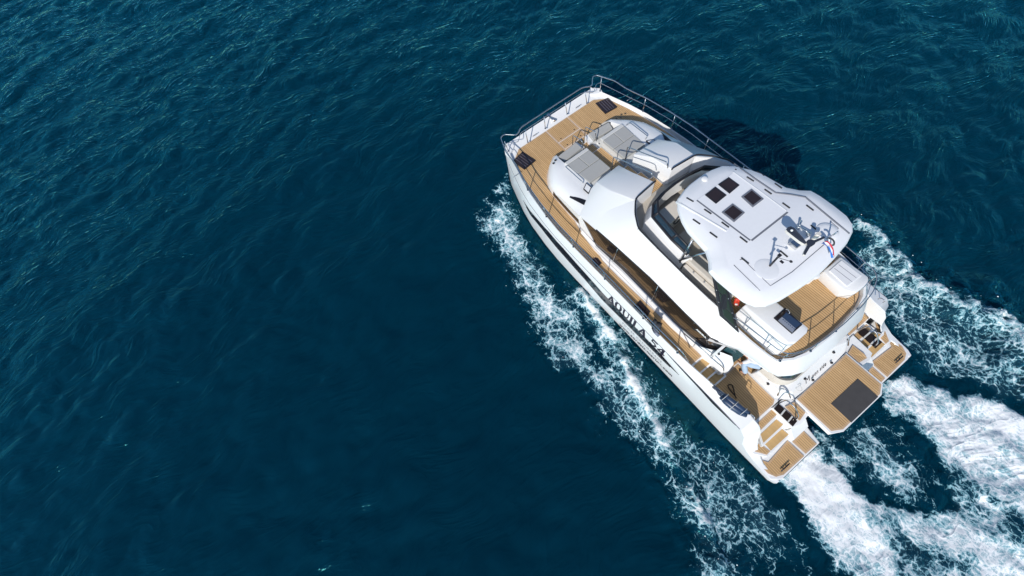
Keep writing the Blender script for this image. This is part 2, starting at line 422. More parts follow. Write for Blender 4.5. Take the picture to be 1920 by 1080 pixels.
# bow horns: small pods at the two bow corners, windlass and cleats
for s in (1, -1):
    bm = bmesh.new()
    prism(bm, sy(ats([(948.5, 272, 2.66), (966, 268, 2.62), (962, 280, 2.56), (955, 290, 2.56), (946, 283, 2.62)]), s), depth=0.25)
    build('bow_pod', bm, M['white'], yacht, bevel=0.02)
    for (u, v) in ((1002, 255), (953.5 + 14, 318.5 + 12)):
        bm = bmesh.new(); p = Vector(sy([at(u, v, 2.58)], s)[0])
        for k in (-1, 1): tube(bm, [p + Vector((0, k * .05, 0)), p + Vector((0, k * .05, .05))], 0.012, 6)
        tube(bm, [p + Vector((0.0, -.14, .055)), p + Vector((0, .14, .055))], 0.016, 6)
        build('cleat', bm, M['steel'], yacht)
bm = bmesh.new(); p = Vector(at(1034, 222, 2.6))
tube(bm, [p + Vector((.25, 0, -.02)), p + Vector((-.25, .02, .05))], 0.05, 8); box(bm, p + Vector((.2, 0, .02)), (.16, .14, .12))
build('anchor_roller', bm, M['steel'], yacht)

# ---- foredeck planking
def yin(x): return interp(x, Y_GU) - 0.10
B_IN = [(-3.3, 2.86), (-1.4, 2.90), (0.4, 2.94), (1.3, 2.93), (1.9, 2.78), (2.8, 2.74), (3.3, 2.62), (3.9, 2.58), (4.9, 2.46), (5.4, 2.33), (5.75, 2.10), (5.95, 1.85)]
for s in (1, -1):
    def edge(xs_, f, lift=.016): return [(x, f(x), deckz(x) + lift) for x in xs_]
    fi = lambda x: interp(x, B_IN) - .01
    pts = edge((7.30, 6.8, 6.3, 5.7, 5, 4.2, 3.3, 2, 1), yin) + edge((1, 1.3, 1.9, 2.8, 3.3, 3.9, 4.9, 5.4, 5.75, 5.95), fi)
    pts += [(6.02, 1.4, deckz(6.02) + .016), (5.95, 0.63, deckz(5.95) + .016), (7.66, 0.63, deckz(7.66) + .016), (7.66, 2.15, deckz(7.66) + .016)]
    teak_panel('teak_foredeck', sy(pts, s), yacht, margin=0.05)
    pts = edge((.985, 0, -1.5, -2.5, -3.3, -3.62), yin) + edge((-3.62, -3.2, -2, -1, .4, .985), fi)
    teak_panel('teak_side_deck', sy(pts, s), yacht, margin=0.05)
for y0, y1, x0, x1 in ((-.60, .60, 6.80, 7.66), (-.60, .60, 6.36, 6.77), (-.60, .60, 5.93, 6.33)):
    o = teak_panel('teak_locker_lid', [(x0, y0, deckz(x0) + .016), (x1, y0, deckz(x1) + .016), (x1, y1, deckz(x1) + .016), (x0, y1, deckz(x0) + .016)], yacht)
    for y in (-.38, .38):
        bm = bmesh.new(); lathe(bm, (x0 + .1, y, deckz(x0 + .1) + .017), [(.03, 0), (.03, .006)], 12); build('lid_latch', bm, M['black'], o)

# ---- deck hatches
def hatch(c4, parent, nslats, name='deck_hatch', frame=0.035, th=0.03, fm='black', lid='glass'):
    """framed smoked hatch on four corner points"""
    bm = bmesh.new(); prism(bm, [(p[0], p[1], p[2] + th) for p in c4], th + .02)
    fr = build(name, bm, M[fm], parent, bevel=0.008)
    bm = bmesh.new(); ins = inset2d([(p[0], p[1], p[2] + th + .004) for p in c4], frame)
    prism(bm, ins, 0.004); build('hatch_glass', bm, M[lid], fr)
    a, b, c, d = [Vector(p) for p in ins]
    bm = bmesh.new()
    for k in range(nslats):
        t = (k + 1) / (nslats + 1)
        p, q = a.lerp(b, t) + (d - a) * .03, d.lerp(c, t) + (a - d) * .03
        w_ = (b - a).normalized() * 0.018
        prism(bm, [tuple(p - w_ + Vector((0, 0, .003))), tuple(p + w_ + Vector((0, 0, .003))), tuple(q + w_ + Vector((0, 0, .003))), tuple(q - w_ + Vector((0, 0, .003)))], 0.004)
    if nslats: build('hatch_slats', bm, mat('slat_grey', (.09, .08, .10), .4), fr)
    else: bm.free()
    return fr
port = ats([(961.3, 302.5), (980, 284.2), (1004.2, 301.7), (983.3, 318.3)], 2.42)
for s in (1, -1): hatch(sy(port, s) if s > 0 else mir(port)[::-1], yacht, 4)
for q in ([(1104.5, 484.5), (1113, 473), (1128.5, 494), (1119, 501)], [(1186, 578), (1200, 563), (1219, 585), (1208, 603)]):
    c4 = ats(q, 2.02)
    for s in (1, -1): hatch(sy(c4, s) if s > 0 else mir(c4)[::-1], yacht, 1, frame=.05)

# ---- guard rail round the foredeck
def rail_set(tops, bases, mids, name='guard_rail', r=0.023, closed=False):
    bm = bmesh.new(); tube(bm, fillet(tops, 0.16), r, 8)
    rail = build(name, bm, M['steel'], yacht)
    for a, b in bases:
        bm = bmesh.new(); tube(bm, [a, b], r * .85, 8); lathe(bm, (b[0], b[1], b[2] - .005), [(.04, 0), (.04, .012)], 10)
        build('stanchion', bm, M['steel'], rail)
    for mline in mids:
        bm = bmesh.new(); tube(bm, fillet(mline, 0.1), r * .62, 6); build('mid_rail', bm, M['steel'], rail)
    return rail
def zr(x): return interp(x, [(-3.4, 2.85), (0, 2.95), (4, 3.08), (8.3, 3.24)])
half = [(7.97, 0, 3.2)] + [(7.97, .9, 3.2), (7.96, 1.75, 3.2)] + ats([(970, 253.3), (945, 252), (938.5, 258), (948.5, 285.5)], 3.2)
xs = [6.6, 5.6, 4.4, 3.2, 1.8, .4, -1, -2.2, -3.1]
half += [(x, interp(x, Y_GU) + .08, zr(x)) for x in xs] + [(-3.5, interp(-3.5, Y_GU) + .02, 2.45)]
full = mir(half)[::-1][:-1] + half
def gup(x): return (x, interp(x, Y_GU) - .0, interp(x, Z_GU) + .005)
bases = []
for s in (1, -1):
    for (t, b) in (((984.7, 244), (989.7, 266.7)), ((1020, 218.5), (1022.5, 240.8))):
        a = sy([at(*t, 3.2)], s)[0]; c = sy([at(*b, 2.61)], s)[0]; bases.append((a, c))
    for x in (7.75, 5.6, 4.1, 2.35, .55, -1.45, -3.05):
        a = sy([(x + .05, interp(x, Y_GU) + .08, zr(x))], s)[0]; bases.append((a, sy([gup(x)], s)[0]))
midh = [(8.0, 0, 2.88), (8.0, 1.75, 2.88)] + ats([(972, 266), (950, 268), (944, 273)], 2.9) + [(x, interp(x, Y_GU) + .04, zr(x) - .32) for x in xs[:-1]]
rail_set(full, bases, [mir(midh)[::-1][:-1] + midh])

# ---- coachroof with the forward lounge, both sides
colsB = [(1027, 322, 2.30), (1025, 335, 2.28), (1027, 351, 2.26), (1036, 367, 2.24), (1063, 399, 2.15), (1085, 423, 2.1)]
colsS = [(1030, 311, 2.75), (1030.5, 330, 2.82), (1035, 348, 2.85), (1046, 363, 2.88), (1071, 389, 2.95), (1086, 404, 3.02)]
colsC = [(1040, 295, 2.95), (1043, 317, 3.06), (1049, 339, 3.09), (1062, 356, 3.12), (1088, 380, 3.14), (1106, 393, 3.18)]
colsD = [(1048, 297, 2.97), (1058.5, 306, 3.10), (1074, 318.5, 3.11), (1091, 331.5, 3.12), (1107, 345, 3.13), (1112, 356, 3.15)]
for s in (1, -1):
    bm = bmesh.new()
    cB, cS, cC, cD = [sy(ats(c), s) for c in (colsB, colsS, colsC, colsD)]
    lowD = [(p[0], p[1], 2.55) for p in cD]
    base = [(p[0], p[1], 2.0) for p in cB]
    rows = [list(r) for r in zip(base, cB, cS, cC, cD, lowD)]
    # front nose closing towards the lounge
    f0 = sy(ats([(1035.5, 296, 2.3), (1037, 293.5, 2.7), (1043.5, 291, 2.9), (1047.5, 295.5, 2.95)]), s)
    nose = [(f0[0][0], f0[0][1], 2.0), f0[0], f0[1], f0[2], f0[3], (f0[3][0], f0[3][1], 2.5)]
    loft(bm, [nose] + rows)
    bmesh.ops.subdivide_edges(bm, edges=bm.edges[:], cuts=1, use_grid_fill=True, smooth=0.3)
    build('coachroof', bm, M['white'], yacht, smooth=True, sharp=50)
    # bollard lights and vents on the nose
    for (u, v) in ((1041.3, 300.8), (1037.8, 306.5)):
        bm = bmesh.new(); p = sy([at(u, v, 3.03)], s)[0]; lathe(bm, (p[0], p[1], p[2]), [(.045, 0), (.05, .015), (.03, .03)], 12)
        build('deck_light', bm, M['black'], yacht)
    # long window and the triangular air intake, laid on the moulded skin
    ck = [o for o in COL.objects if o.name.startswith('coachroof')][-1]
    if s > 0:
        from mathutils.bvhtree import BVHTree
        CB = BVHTree.FromPolygons([v.co for v in ck.data.vertices], [p.vertices for p in ck.data.polygons])
        def on_coach(u, v, lift):
            d = Vector(np.array([(u - 960) / FPX, -(v - 540) / FPX, -1.0]) @ ROT).normalized()
            h, n_, _, _ = CB.ray_cast(Vector(CAM), d)
            k_ = 0
            while (h is None or h.z < deckz(h.x) + .03) and k_ < 14:
                k_ += 1; d = Vector(np.array([(u + .6 * k_ - 960) / FPX, -(v - .6 * k_ - 540) / FPX, -1.0]) @ ROT).normalized(); h, n_, _, _ = CB.ray_cast(Vector(CAM), d)
            if h is None: return None
            if n_.dot(d) > 0: n_ = -n_
            return tuple(h + n_ * lift)
        def skin_patch(up_, lo_, n=14, rows_=4, lift=.014):
            U = [Vector((p[0], p[1], 0)) for p in up_]; L_ = [Vector((p[0], p[1], 0)) for p in lo_]
            def along(P, t):
                ds = [0]
                for a, b in zip(P, P[1:]): ds.append(ds[-1] + (b - a).length)
                q = t * ds[-1]
                for i in range(len(P) - 1):
                    if q <= ds[i + 1] + 1e-9: return P[i].lerp(P[i + 1], (q - ds[i]) / max(1e-9, ds[i + 1] - ds[i]))
                return P[-1]
            out = []
            for i in range(n + 1):
                a, b = along(U, i / n), along(L_, i / n)
                r = [on_coach(*a.lerp(b, k / rows_).xy, lift) for k in range(rows_ + 1)]
                if all(r): out.append(r)
            return out
        WROWS = []
        wu = [Vector(p) for p in ats([(1036, 360, 2.62), (1060, 387, 2.62), (1083, 415, 2.62), (1091, 433, 2.42)])]
        wl_ = [Vector(p) for p in ats([(1033.5, 367, 2.38), (1053, 393, 2.36), (1075, 421, 2.34), (1086, 433, 2.32)])]
        for i in range(19):
            t = i / 6; k = min(2, int(t)); a, b = wu[k].lerp(wu[k + 1], t - k), wl_[k].lerp(wl_[k + 1], t - k); r = []
            for q in range(5):
                h, n_, _, _ = CB.find_nearest(a.lerp(b, q / 4))
                if n_.y < 0: n_ = -n_
                r.append(tuple(h + n_ * .018))
            WROWS.append(r)
        TROWS = skin_patch([(1069, 367.5), (1088, 372), (1105, 378)], [(1068, 370.5), (1088, 381), (1105, 390.5)], 8, 3)
    bm = bmesh.new(); loft(bm, [sy(r, s) for r in WROWS]); build('cabin_window', bm, M['browntint'], yacht)
    if TROWS:
        bm = bmesh.new(); loft(bm, [sy(r, s) for r in TROWS]); build('air_intake', bm, M['hullglass'], yacht)
    # lounge base and cushions
    bm = bmesh.new(); prism(bm, sy([(5.24, .37, 3.03), (5.24, 1.56, 3.03), (3.35, 1.66, 3.03), (3.35, .37, 3.03)], s), zb=2.3)
    build('lounge_base', bm, M['padlt'], yacht)
    P0, P1, P2, P3 = [Vector(p) for p in sy(ats([(1101.7, 275.3), (1058.3, 305), (1105.5, 342), (1147, 310.5)], 3.16), s)]
    P0.y = P3.y = .37 * s; P3.x = P2.x
    def q(a, b): return (P0.lerp(P1, a)).lerp(P3.lerp(P2, a), b)
    for (a0, a1, b0, b1, m_) in ((0, 1, 0, .11, 'padlt'), (0, .49, .12, .55, 'pad'), (.505, 1, .12, .55, 'pad'), (0, 1, .565, 1, 'pad')):
        bm = bmesh.new(); prism(bm, [tuple(q(a0, b0)), tuple(q(a1, b0)), tuple(q(a1, b1)), tuple(q(a0, b1))], 0.12)
        build('sun_pad', bm, M[m_], yacht, bevel=0.018)
    bm = bmesh.new(); prism(bm, sy(ats([(1079.5, 266.5, 2.92), (1046, 293.5, 2.92), (1059, 302, 2.86), (1091, 276.5, 2.86)]), s), 0.16)
    build('bench_cushion', bm, M['pad'], yacht, bevel=0.02)
    bm = bmesh.new(); prism(bm, sy(ats([(1081, 266.5, 2.76), (1045.5, 294, 2.76), (1058, 303, 2.74), (1096, 275.5, 2.74)]), s), zb=2.3)
    build('bench_base', bm, M['white'], yacht)
    # grab rail beside the lounge
    bm = bmesh.new(); g_ = ats([(1060, 313, 3.12), (1061, 313, 3.3), (1092, 341, 3.3), (1093, 343, 3.14)])
    tube(bm, fillet(sy(g_, s), .08), 0.02, 8); build('grab_rail', bm, M['steel'], yacht)
    # square opening light beside the lounge
    c4 = ats([(1099, 343, 3.17), (1093.5, 355, 3.17), (1104, 364.5, 3.17), (1109.5, 352, 3.17)])
    hatch(sy(c4, s) if s > 0 else mir(c4)[::-1], yacht, 0, name='square_hatch', frame=.035, lid='white')

bm = bmesh.new(); prism(bm, [(5.95, -.62, 2.45), (5.95, .62, 2.45), (1.7, .42, 2.45), (1.7, -.42, 2.45)], zb=2.0); build('stair_sole', bm, M['white'], yacht)
# ---- steps between the two lounges up to the flybridge
for (x0, x1, z) in ((5.15, 5.9, 2.58), (3.6, 5.12, 2.80), (2.9, 3.56, 3.02), (2.3, 2.88, 3.22), (1.62, 2.28, 3.50)):
    bm = bmesh.new(); prism(bm, [(x0, -.34, z - .015), (x1, -.34, z - .015), (x1, .34, z - .015), (x0, .34, z - .015)], zb=2.2); build('stair_block', bm, M['white'], yacht)
    teak_panel('teak_step', [(x0 + .03, -.31, z), (x1 - .03, -.31, z), (x1 - .03, .31, z), (x0 + .03, .31, z)], yacht, margin=.03)
# handrails at the steps
for s in (1, -1):
    for pts in ([(6.15, .34, deckz(6)), (6.15, .34, 3.15), (5.55, .36, 3.30), (5.45, .36, 2.85)],
                [(3.75, .36, 2.9), (3.75, .36, 3.85), (3.45, .36, 3.95), (1.9, .36, 4.55), (1.8, .36, 4.33)]):
        bm = bmesh.new(); tube(bm, fillet([(p[0], p[1] * s, p[2]) for p in pts], .09), 0.02, 8)
        build('stair_handrail', bm, M['steel'], yacht)

# ---- saloon and upper deck shell
E_ = [(1086, 403.5, 3.03), (1118, 431, 3.33), (1152, 460, 3.42), (1218, 520, 3.44), (1287, 590, 3.42), (1333, 634, 3.40), (1355, 643, 3.32), (1387, 655, 3.22), (1422, 682, 3.18), (1442, 697, 3.15), (1460, 706, 3.1), (1485, 704, 3.1), (1508, 697, 3.1), (1550, 662, 3.1)]
K_ = [(1190.8, 376, 4.33), (1190, 402, 4.3), (1196, 430, 4.25), (1232, 467, 4.2), (1285, 519.5, 4.12), (1328, 560, 4.05), (1347, 577, 4.0), (1385, 621.7, 3.85), (1407, 641.7, 3.8), (1440, 667, 3.75), (1457, 678, 3.7), (1488, 675, 3.7), (1515, 664.5, 3.7), (1550, 638, 3.7)]
Ep = ats(E_); Kp = ats(K_)
Ep.append((min(p[0] for p in Ep) - .02, 0, 3.1)); Kp.append((min(p[0] for p in Kp) - .02, 0, 3.7))
FZ = 3.53
bm = bmesh.new()
for s in (1, -1):
    rows = []
    for i_, (e, k) in enumerate(zip(Ep, Kp)):
        e, k = Vector(sy([e], s)[0]), Vector(sy([k], s)[0])
        md = e.lerp(k, .5) + Vector((0, .05 * s if abs(e.y) > 1 else 0, 0.03))
        c = Vector((-1.5, 0, k.z)); inn = (c - k); inn.z = 0
        if k.x > -4.8: inn = Vector((0, -s, 0))
        elif k.y * s < 1.6: inn = Vector((1, 0, 0))
        else: inn = Vector((.7, -s * .7, 0))
        k2 = k + inn * .07; f = k + inn * .10
        el = e - Vector((0, 0, .10)) + inn * .03
        rows.append([tuple(el), tuple(e), tuple(md), tuple(k), tuple(k2), (f.x, f.y, FZ - .02)])
    loft(bm, rows)
build('upper_deck_shell', bm, M['white'], yacht, smooth=True, sharp=35, merge=.002)
# forward hoods either side of the stairs
for s in (1, -1):
    bm = bmesh.new()
    Fi, Fo, Mi, Mo, Ri, Ro = [Vector(p) for p in sy(ats([(1160, 309, 3.68), (1117.5, 342, 3.70), (1185, 322, 4.06), (1143.5, 357, 4.06), (1228, 341, 4.33), (1190.8, 375.5, 4.33)]), s)]
    g0, g1, g2 = [Vector(p) for p in sy(ats([(1106, 356, 3.10), (1086, 403.5, 3.03), (1118, 431, 3.33)]), s)]
    def dn(p, z): return Vector((p.x, p.y, z))
    rows = [[dn(Fi, 2.6), Fi, Fo, g0], [dn(Mi, 2.6), Mi, Mo, g1], [dn(Ri, 2.6), Ri, Ro, g2]]
    front = [dn(Fi, 2.6), Fi - Vector((-.02, 0, .03)), Fo - Vector((-.02, 0, .03)), g0]
    loft(bm, [[tuple(p) for p in r] for r in rows])
    poly(bm, [tuple(p) for p in (dn(Fi, 2.6), Fi, Fo, g0, dn(g0, 2.6))])
    # back of the hood, facing the flybridge
    poly(bm, [tuple(p) for p in (Ri, Ro, dn(Ro, FZ), dn(Ri, FZ))])
    build('forward_hood', bm, M['white'], yacht, bevel=0.035, smooth=True, sharp=60, merge=.002)
    rp = [Ri + Vector((-.02, 0, .09)), Ro + Vector((0, 0, .09))] + [Vector(sy([k], s)[0]) + Vector((0, 0, .07)) for k in Kp[1:7]]
    bm = bmesh.new(); tube(bm, fillet([tuple(Ri + Vector((0, 0, .0)))] + [tuple(p) for p in rp], .15), 0.027, 8)
    rl = build('coaming_rail', bm, M['black'], yacht)
    for p in rp[1:]:
        bm = bmesh.new(); tube(bm, [tuple(p), (p.x, p.y, p.z - .10)], .014, 6); build('rail_bracket', bm, M['steel'], rl)
# roof over the cockpit and floor of the flybridge
allE = [p for p in Ep[5:]]
outl = [(p[0] + .03, p[1], 3.09) for p in allE]; outl = outl + mir(outl)[::-1][1:]
bm = bmesh.new(); poly(bm, outl); build('cockpit_ceiling', bm, M['white'], yacht)
kin = [(p[0], p[1] - .06, FZ) for p in Kp[:8]]
bm = bmesh.new(); poly(bm, [(1.7, .3, FZ)] + kin + mir(kin)[::-1] + [(1.7, -.3, FZ)]); build('flybridge_floor', bm, M['floor'], yacht)
kin = [(p[0] + .09, p[1] * .955, FZ + .016) for p in Kp[6:]]
teak_panel('teak_flybridge_deck', [(-2.6, kin[0][1], FZ + .016)] + kin + mir(kin)[::-1][1:] + [(-2.6, -kin[0][1], FZ + .016)], yacht, margin=.05)

# saloon sides: sill, big side window, end pillars
SILL = ats([(1091, 433, 2.22), (1118, 464, 2.22), (1163, 505, 2.22), (1210, 551.5, 2.22), (1263, 606.5, 2.22), (1295, 635, 2.22), (1317, 652, 2.24), (1350, 660, 2.3)])
TOP = ats([(1086, 404, 3.02), (1118, 432, 3.30), (1152, 461, 3.38), (1218, 521, 3.40), (1287, 591, 3.38), (1333, 635, 3.36), (1346, 641, 3.3), (1354, 644, 3.25)])
DKI = [(p[0], p[1] + .10, 1.99) for p in SILL]
for s in (1, -1):
    bm = bmesh.new(); loft(bm, [sy([a, (b[0], b[1] + .03, b[2]), (b[0], b[1] - .06, b[2])], s) for a, b in zip(DKI, SILL)])
    build('saloon_side', bm, M['white'], yacht, smooth=True, sharp=40)
    W0_ = [at(1116, 462, 2.22)] + SILL[2:]; T0_ = [TOP[0]] + TOP[2:]
    pl = sy([(TOP[0][0] + .03, TOP[0][1] - .02, TOP[0][2]), (W0_[0][0], W0_[0][1] - .015, 2.22), (SILL[0][0] + .05, SILL[0][1] - .0, 2.22), (TOP[0][0] + .12, TOP[0][1] - .02, 2.9)], s)
    bm = bmesh.new(); a_ = [bm.verts.new(p) for p in pl]; b_ = [bm.verts.new((p[0], p[1] - .05 * s, p[2])) for p in pl]
    bm.faces.new(a_); bm.faces.new(b_[::-1])
    for i in range(4): bm.faces.new((a_[i], b_[i], b_[(i + 1) % 4], a_[(i + 1) % 4]))
    build('saloon_pillar', bm, M['white'], yacht)
    bm = bmesh.new(); loft(bm, [sy([(a[0], a[1] - .05, a[2]), (b[0], b[1] - .05, b[2])], s) for a, b in zip(W0_, T0_)])
    win = build('saloon_window', bm, M['sideglass'], yacht)
    bm = bmesh.new(); loft(bm, [sy([(a[0], a[1] - .046, a[2] - .02), (a[0] + (b[0] - a[0]) * .2, a[1] + (b[1] - a[1]) * .2 - .044, a[2] + .20)], s) for a, b in zip(W0_, T0_)])
    build('window_border', bm, M['frit'], win)
    bm = bmesh.new()
    for (u0, v0, u1, v1) in ((1147, 492, 1157, 467), (1219, 567, 1232, 538), (1293.5, 630.5, 1301, 604), (1322, 655, 1325, 627)):
        a, b = Vector(at(u0, v0, 2.22)), Vector(at(u1, v1, 3.36))
        tube(bm, sy([(a.x, a.y - .04, a.z), (b.x, b.y - .04, b.z)], s), .012, 6)
    build('window_mullion', bm, M['steel'], win)
    bm = bmesh.new(); tube(bm, sy([(p[0], p[1] + .0, p[2] + .04) for p in TOP[1:7]], s), .022, 6); build('roof_gutter', bm, M['black'], yacht)
def at_y(u, v, y):
    d = np.array([(u - 960) / FPX, -(v - 540) / FPX, -1.0]) @ ROT
    p = Cv + d * ((y - Cv[1]) / d[1]); return Vector((float(p[0]), float(p[1]), float(p[2])))
def glass_y(x, tab): return interp(x, sorted((p[0], p[1]) for p in tab))
yl = .5 * (glass_y(-3.0, SILL) + glass_y(-3.0, TOP)) - .02
lp = at_y(1305.5, 618, yl)
text_mesh('window_logo', 'AQUILA', .10, M['textwhite'], yacht, lp, (-1, -.02, 0), (0, (TOP[4][1] - SILL[4][1]) * .8, 1), 0.001, spacing=1.1, bold=.012)
bm = bmesh.new(); p = at_y(1313.5, 618.5, yl)
for k in range(5): box(bm, p + Vector((-.06 + .022 * k, 0, .12 + .010 * abs(k - 2))), (.016, .006, .06))
build('window_emblem', bm, M['textwhite'], yacht)

# ---- windscreen console on the flybridge
lowW = ats([(1213, 413, 4.0), (1216, 424, 4.0), (1232, 449, 3.95), (1275, 483, 3.95), (1283, 483, 3.95)])
basW = ats([(1229, 376, 4.38), (1233, 417, 4.36), (1281.5, 460.5, 4.36)])
bm = bmesh.new()
full = []
W0 = [(1.16, 0.0), (1.12, .62), (1.02, 1.12), (.70, 1.52), (-.3, 1.66), (-1.25, 1.72)]
rows = []
for s in (1, -1):
    for i, (x, y) in enumerate(W0):
        pass
def ringW(dx, dy, z): 
    h = [(x + dx, max(0, y + (dy if y > 0 else 0)), z) for x, y in W0]
    return mir(h)[::-1][:-1] + h
loft(bm, [ringW(.12, .12, FZ), ringW(.10, .10, 3.95), ringW(0, 0, 4.30), ringW(-.03, -.05, 4.32), ringW(-.06, -.10, 3.7)])
build('helm_coaming', bm, M['white'], yacht, smooth=True, sharp=35)
# glazed windscreen above it, raked outwards
wtop = [(1.02, 0.0), (1.00, .62), (.90, 1.10), (.54, 1.42), (-.45, 1.58), (-1.1, 1.66)]
wbot = [(1.15, 0.0), (1.11, .62), (1.0, 1.13), (.66, 1.50), (-.35, 1.66), (-1.1, 1.70)]
def wl(t, z): 
    h = [(a[0] + (b[0] - a[0]) * t, a[1] + (b[1] - a[1]) * t, z) for a, b in zip(wbot, wtop)]
    return mir(h)[::-1][:-1] + h
bm = bmesh.new(); loft(bm, [wl(0, 4.32), wl(1, 4.62)])
ws = build('windscreen', bm, M['blueglass'], yacht)
for t, z, r in ((0, 4.34, .05), (1, 4.62, .036)):
    bm = bmesh.new(); tube(bm, wl(t, z), r, 6); build('windscreen_frame', bm, M['black'], ws)
for (x, y, s) in [(a[0], a[1], s) for a in wbot[2:5] for s in (1, -1)]:
    i = [b[0] for b in wbot].index(x); bm = bmesh.new(); tube(bm, [(x, y * s, 4.32), (wtop[i][0], wtop[i][1] * s, 4.62)], .042, 6); build('windscreen_post', bm, M['black'], ws)
# helm consoles, seats and settees under the hardtop
def block(name, x0, x1, y0, y1, z0, z1, mtl, bev=.03):
    bm = bmesh.new(); prism(bm, [(x0, y0, z1), (x1, y0, z1), (x1, y1, z1), (x0, y1, z1)], zb=z0)
    return build(name, bm, M[mtl], yacht, bevel=bev)
block('helm_console', .15, .75, .35, 1.25, FZ, 4.15, 'ivory'); block('helm_console', .15, .75, -1.25, -.3, FZ, 4.15, 'ivory')
bm = bmesh.new(); tube(bm, [(.12 + .0, .8 + .17 * math.cos(a), 4.05 + .17 * math.sin(a)) for a in np.linspace(0, 2 * math.pi, 20)[:-1]], .018, 6, closed=True)
build('steering_wheel', bm, M['black'], yacht)
for s in (1, -1):
    block('helm_seat', -.75, -.25, .3 * s if s > 0 else -1.15, 1.2 if s > 0 else -.35, FZ, 3.85, 'beige')
    block('settee_seat', -2.9, -1.2, *(sorted((1.05 * s, 1.55 * s))), FZ, 3.80, 'beige')
    block('settee_back', -2.95, -1.15, *(sorted((1.56 * s, 1.74 * s))), FZ, 4.15, 'beige')
    block('settee_plinth', -3.05, -1.22, *(sorted((1.76 * s, 1.92 * s))), FZ, 4.0, 'ivory')
    for x in (-1.6, -2.05, -2.5):
        bm = bmesh.new(); lathe(bm, (x, 1.84 * s, 4.0), [(.03, 0), (.03, .03), (.015, .05)], 10); build('cup_fitting', bm, M['steel'], yacht)
    # chrome hardtop struts at the windscreen end
    for q in ([(-1.05, 1.86, 3.95), (-1.02, 1.70, 5.12)], [(-1.0, 1.86, 4.0), (-1.6, 1.60, 5.1)]):
        bm = bmesh.new(); tube(bm, sy(q, s), .03, 8); build('hardtop_strut', bm, M['steel'], yacht)

# ---- hardtop
HT = [(.47, 0), (.46, .35), (.42, .60), (.31, .98), (.03, 1.27), (-.39, 1.51), (-.75, 1.64), (-1.54, 1.74), (-1.84, 1.93), (-2.08, 2.17), (-2.4, 2.21), (-2.9, 2.20), (-3.34, 2.16), (-3.62, 2.03), (-3.78, 1.82), (-3.90, 1.43), (-3.99, .77), (-4.03, .3), (-4.04, 0)]
def ht_ring(f, z, dz=0.0):
    cx = -1.7
    h = [(cx + (x - cx) * f, y * f, z) for x, y in HT]
    return h + mir(h)[::-1][1:-1]
def ht_inset(d, z):
    P = [(x, y, z) for x, y in HT]; P = P + mir(P)[::-1][1:-1]
    return inset2d(P, d)
bm = bmesh.new()
rings = [ht_inset(.30, 5.04), ht_inset(.03, 5.10), ht_inset(0, 5.17), ht_inset(.02, 5.24), ht_inset(.06, 5.29), ht_inset(.16, 5.34), ht_inset(.30, 5.385), ht_inset(.42, 5.42)]
loft(bm, rings, closed=True)
vs = [v for v in bm.verts]
# crown: field of the roof with a sunken panel in its middle
inner = [tuple(v) for v in ht_inset(.42, 5.42)]
top = bm.faces.new([bm.verts.new((p[0], p[1], 5.42)) for p in inner])
bm.faces.new([bm.verts.new(p) for p in ht_inset(.30, 5.02)][::-1])
build('hardtop', bm, M['grip'], yacht, smooth=True, sharp=19, merge=.001)
B0 = (1220, 280)
HZ = 5.42
from mathutils.bvhtree import BVHTree
roof_o = [o for o in COL.objects if o.name == 'hardtop'][0]
BV = BVHTree.FromPolygons([v.co for v in roof_o.data.vertices], [p.vertices for p in roof_o.data.polygons])
def skin_at(u, v, lift=0.0):
    d = Vector(np.array([(u - 960) / FPX, -(v - 540) / FPX, -1.0]) @ ROT).normalized()
    h = BV.ray_cast(Vector(CAM), d)[0]
    if h is None: h = Vector(at(u, v, 5.2))
    return (h.x, h.y, h.z + lift)
def roof_line(pts, lift, n=6):
    out = []
    for a, b in zip(pts, pts[1:]):
        out += [skin_at(a[0] + (b[0] - a[0]) * k / n, a[1] + (b[1] - a[1]) * k / n, lift) for k in range(n)]
    return out + [skin_at(*pts[-1], lift)]
def on_top(pts, o, lift=0.0, k=6.0): return [skin_at(o[0] + p[0] / k, o[1] + p[1] / k, lift) for p in pts]
# raised roof panel, the shade of its gap put in as dark strips
pf, pa = at(1307.5, 375, HZ), at(1407.5, 450, HZ); pfs, pas = at(1375, 324, HZ), at(1475, 397, HZ)
panel = [(pf[0], pf[1], HZ + .012), (pa[0], pa[1], HZ + .012), (pas[0], pas[1], HZ + .012), (pfs[0], pfs[1], HZ + .012)]
bm = bmesh.new(); prism(bm, panel, .02); build('sunroof_panel', bm, M['grip'], yacht)
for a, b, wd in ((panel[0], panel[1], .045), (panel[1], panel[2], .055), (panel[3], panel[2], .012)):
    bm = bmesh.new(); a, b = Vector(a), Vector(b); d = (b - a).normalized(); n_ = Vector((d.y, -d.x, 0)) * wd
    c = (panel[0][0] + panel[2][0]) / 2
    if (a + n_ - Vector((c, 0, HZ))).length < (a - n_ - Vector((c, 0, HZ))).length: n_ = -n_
    prism(bm, [tuple(a), tuple(b), tuple(b + n_), tuple(a + n_)], .015); build('roof_seam_shade', bm, M['seam_shade'], yacht)
# rounded ridges moulded in the roof
for pts in ([(1270, 378), (1310, 402), (1362, 433)], [(1375, 323), (1425, 359), (1475, 396)]):
    bm = bmesh.new(); tube(bm, roof_line(pts, -.035), .055, 10); build('roof_ridge', bm, M['white'], yacht, smooth=True)
# starboard gutter groove and its twin, the shade put in as dark grey
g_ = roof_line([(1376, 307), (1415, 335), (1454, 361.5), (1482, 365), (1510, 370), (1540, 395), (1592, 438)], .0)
bm = bmesh.new(); tube(bm, g_, .028, 6); build('roof_gutter', bm, M['seam_shade'], yacht)
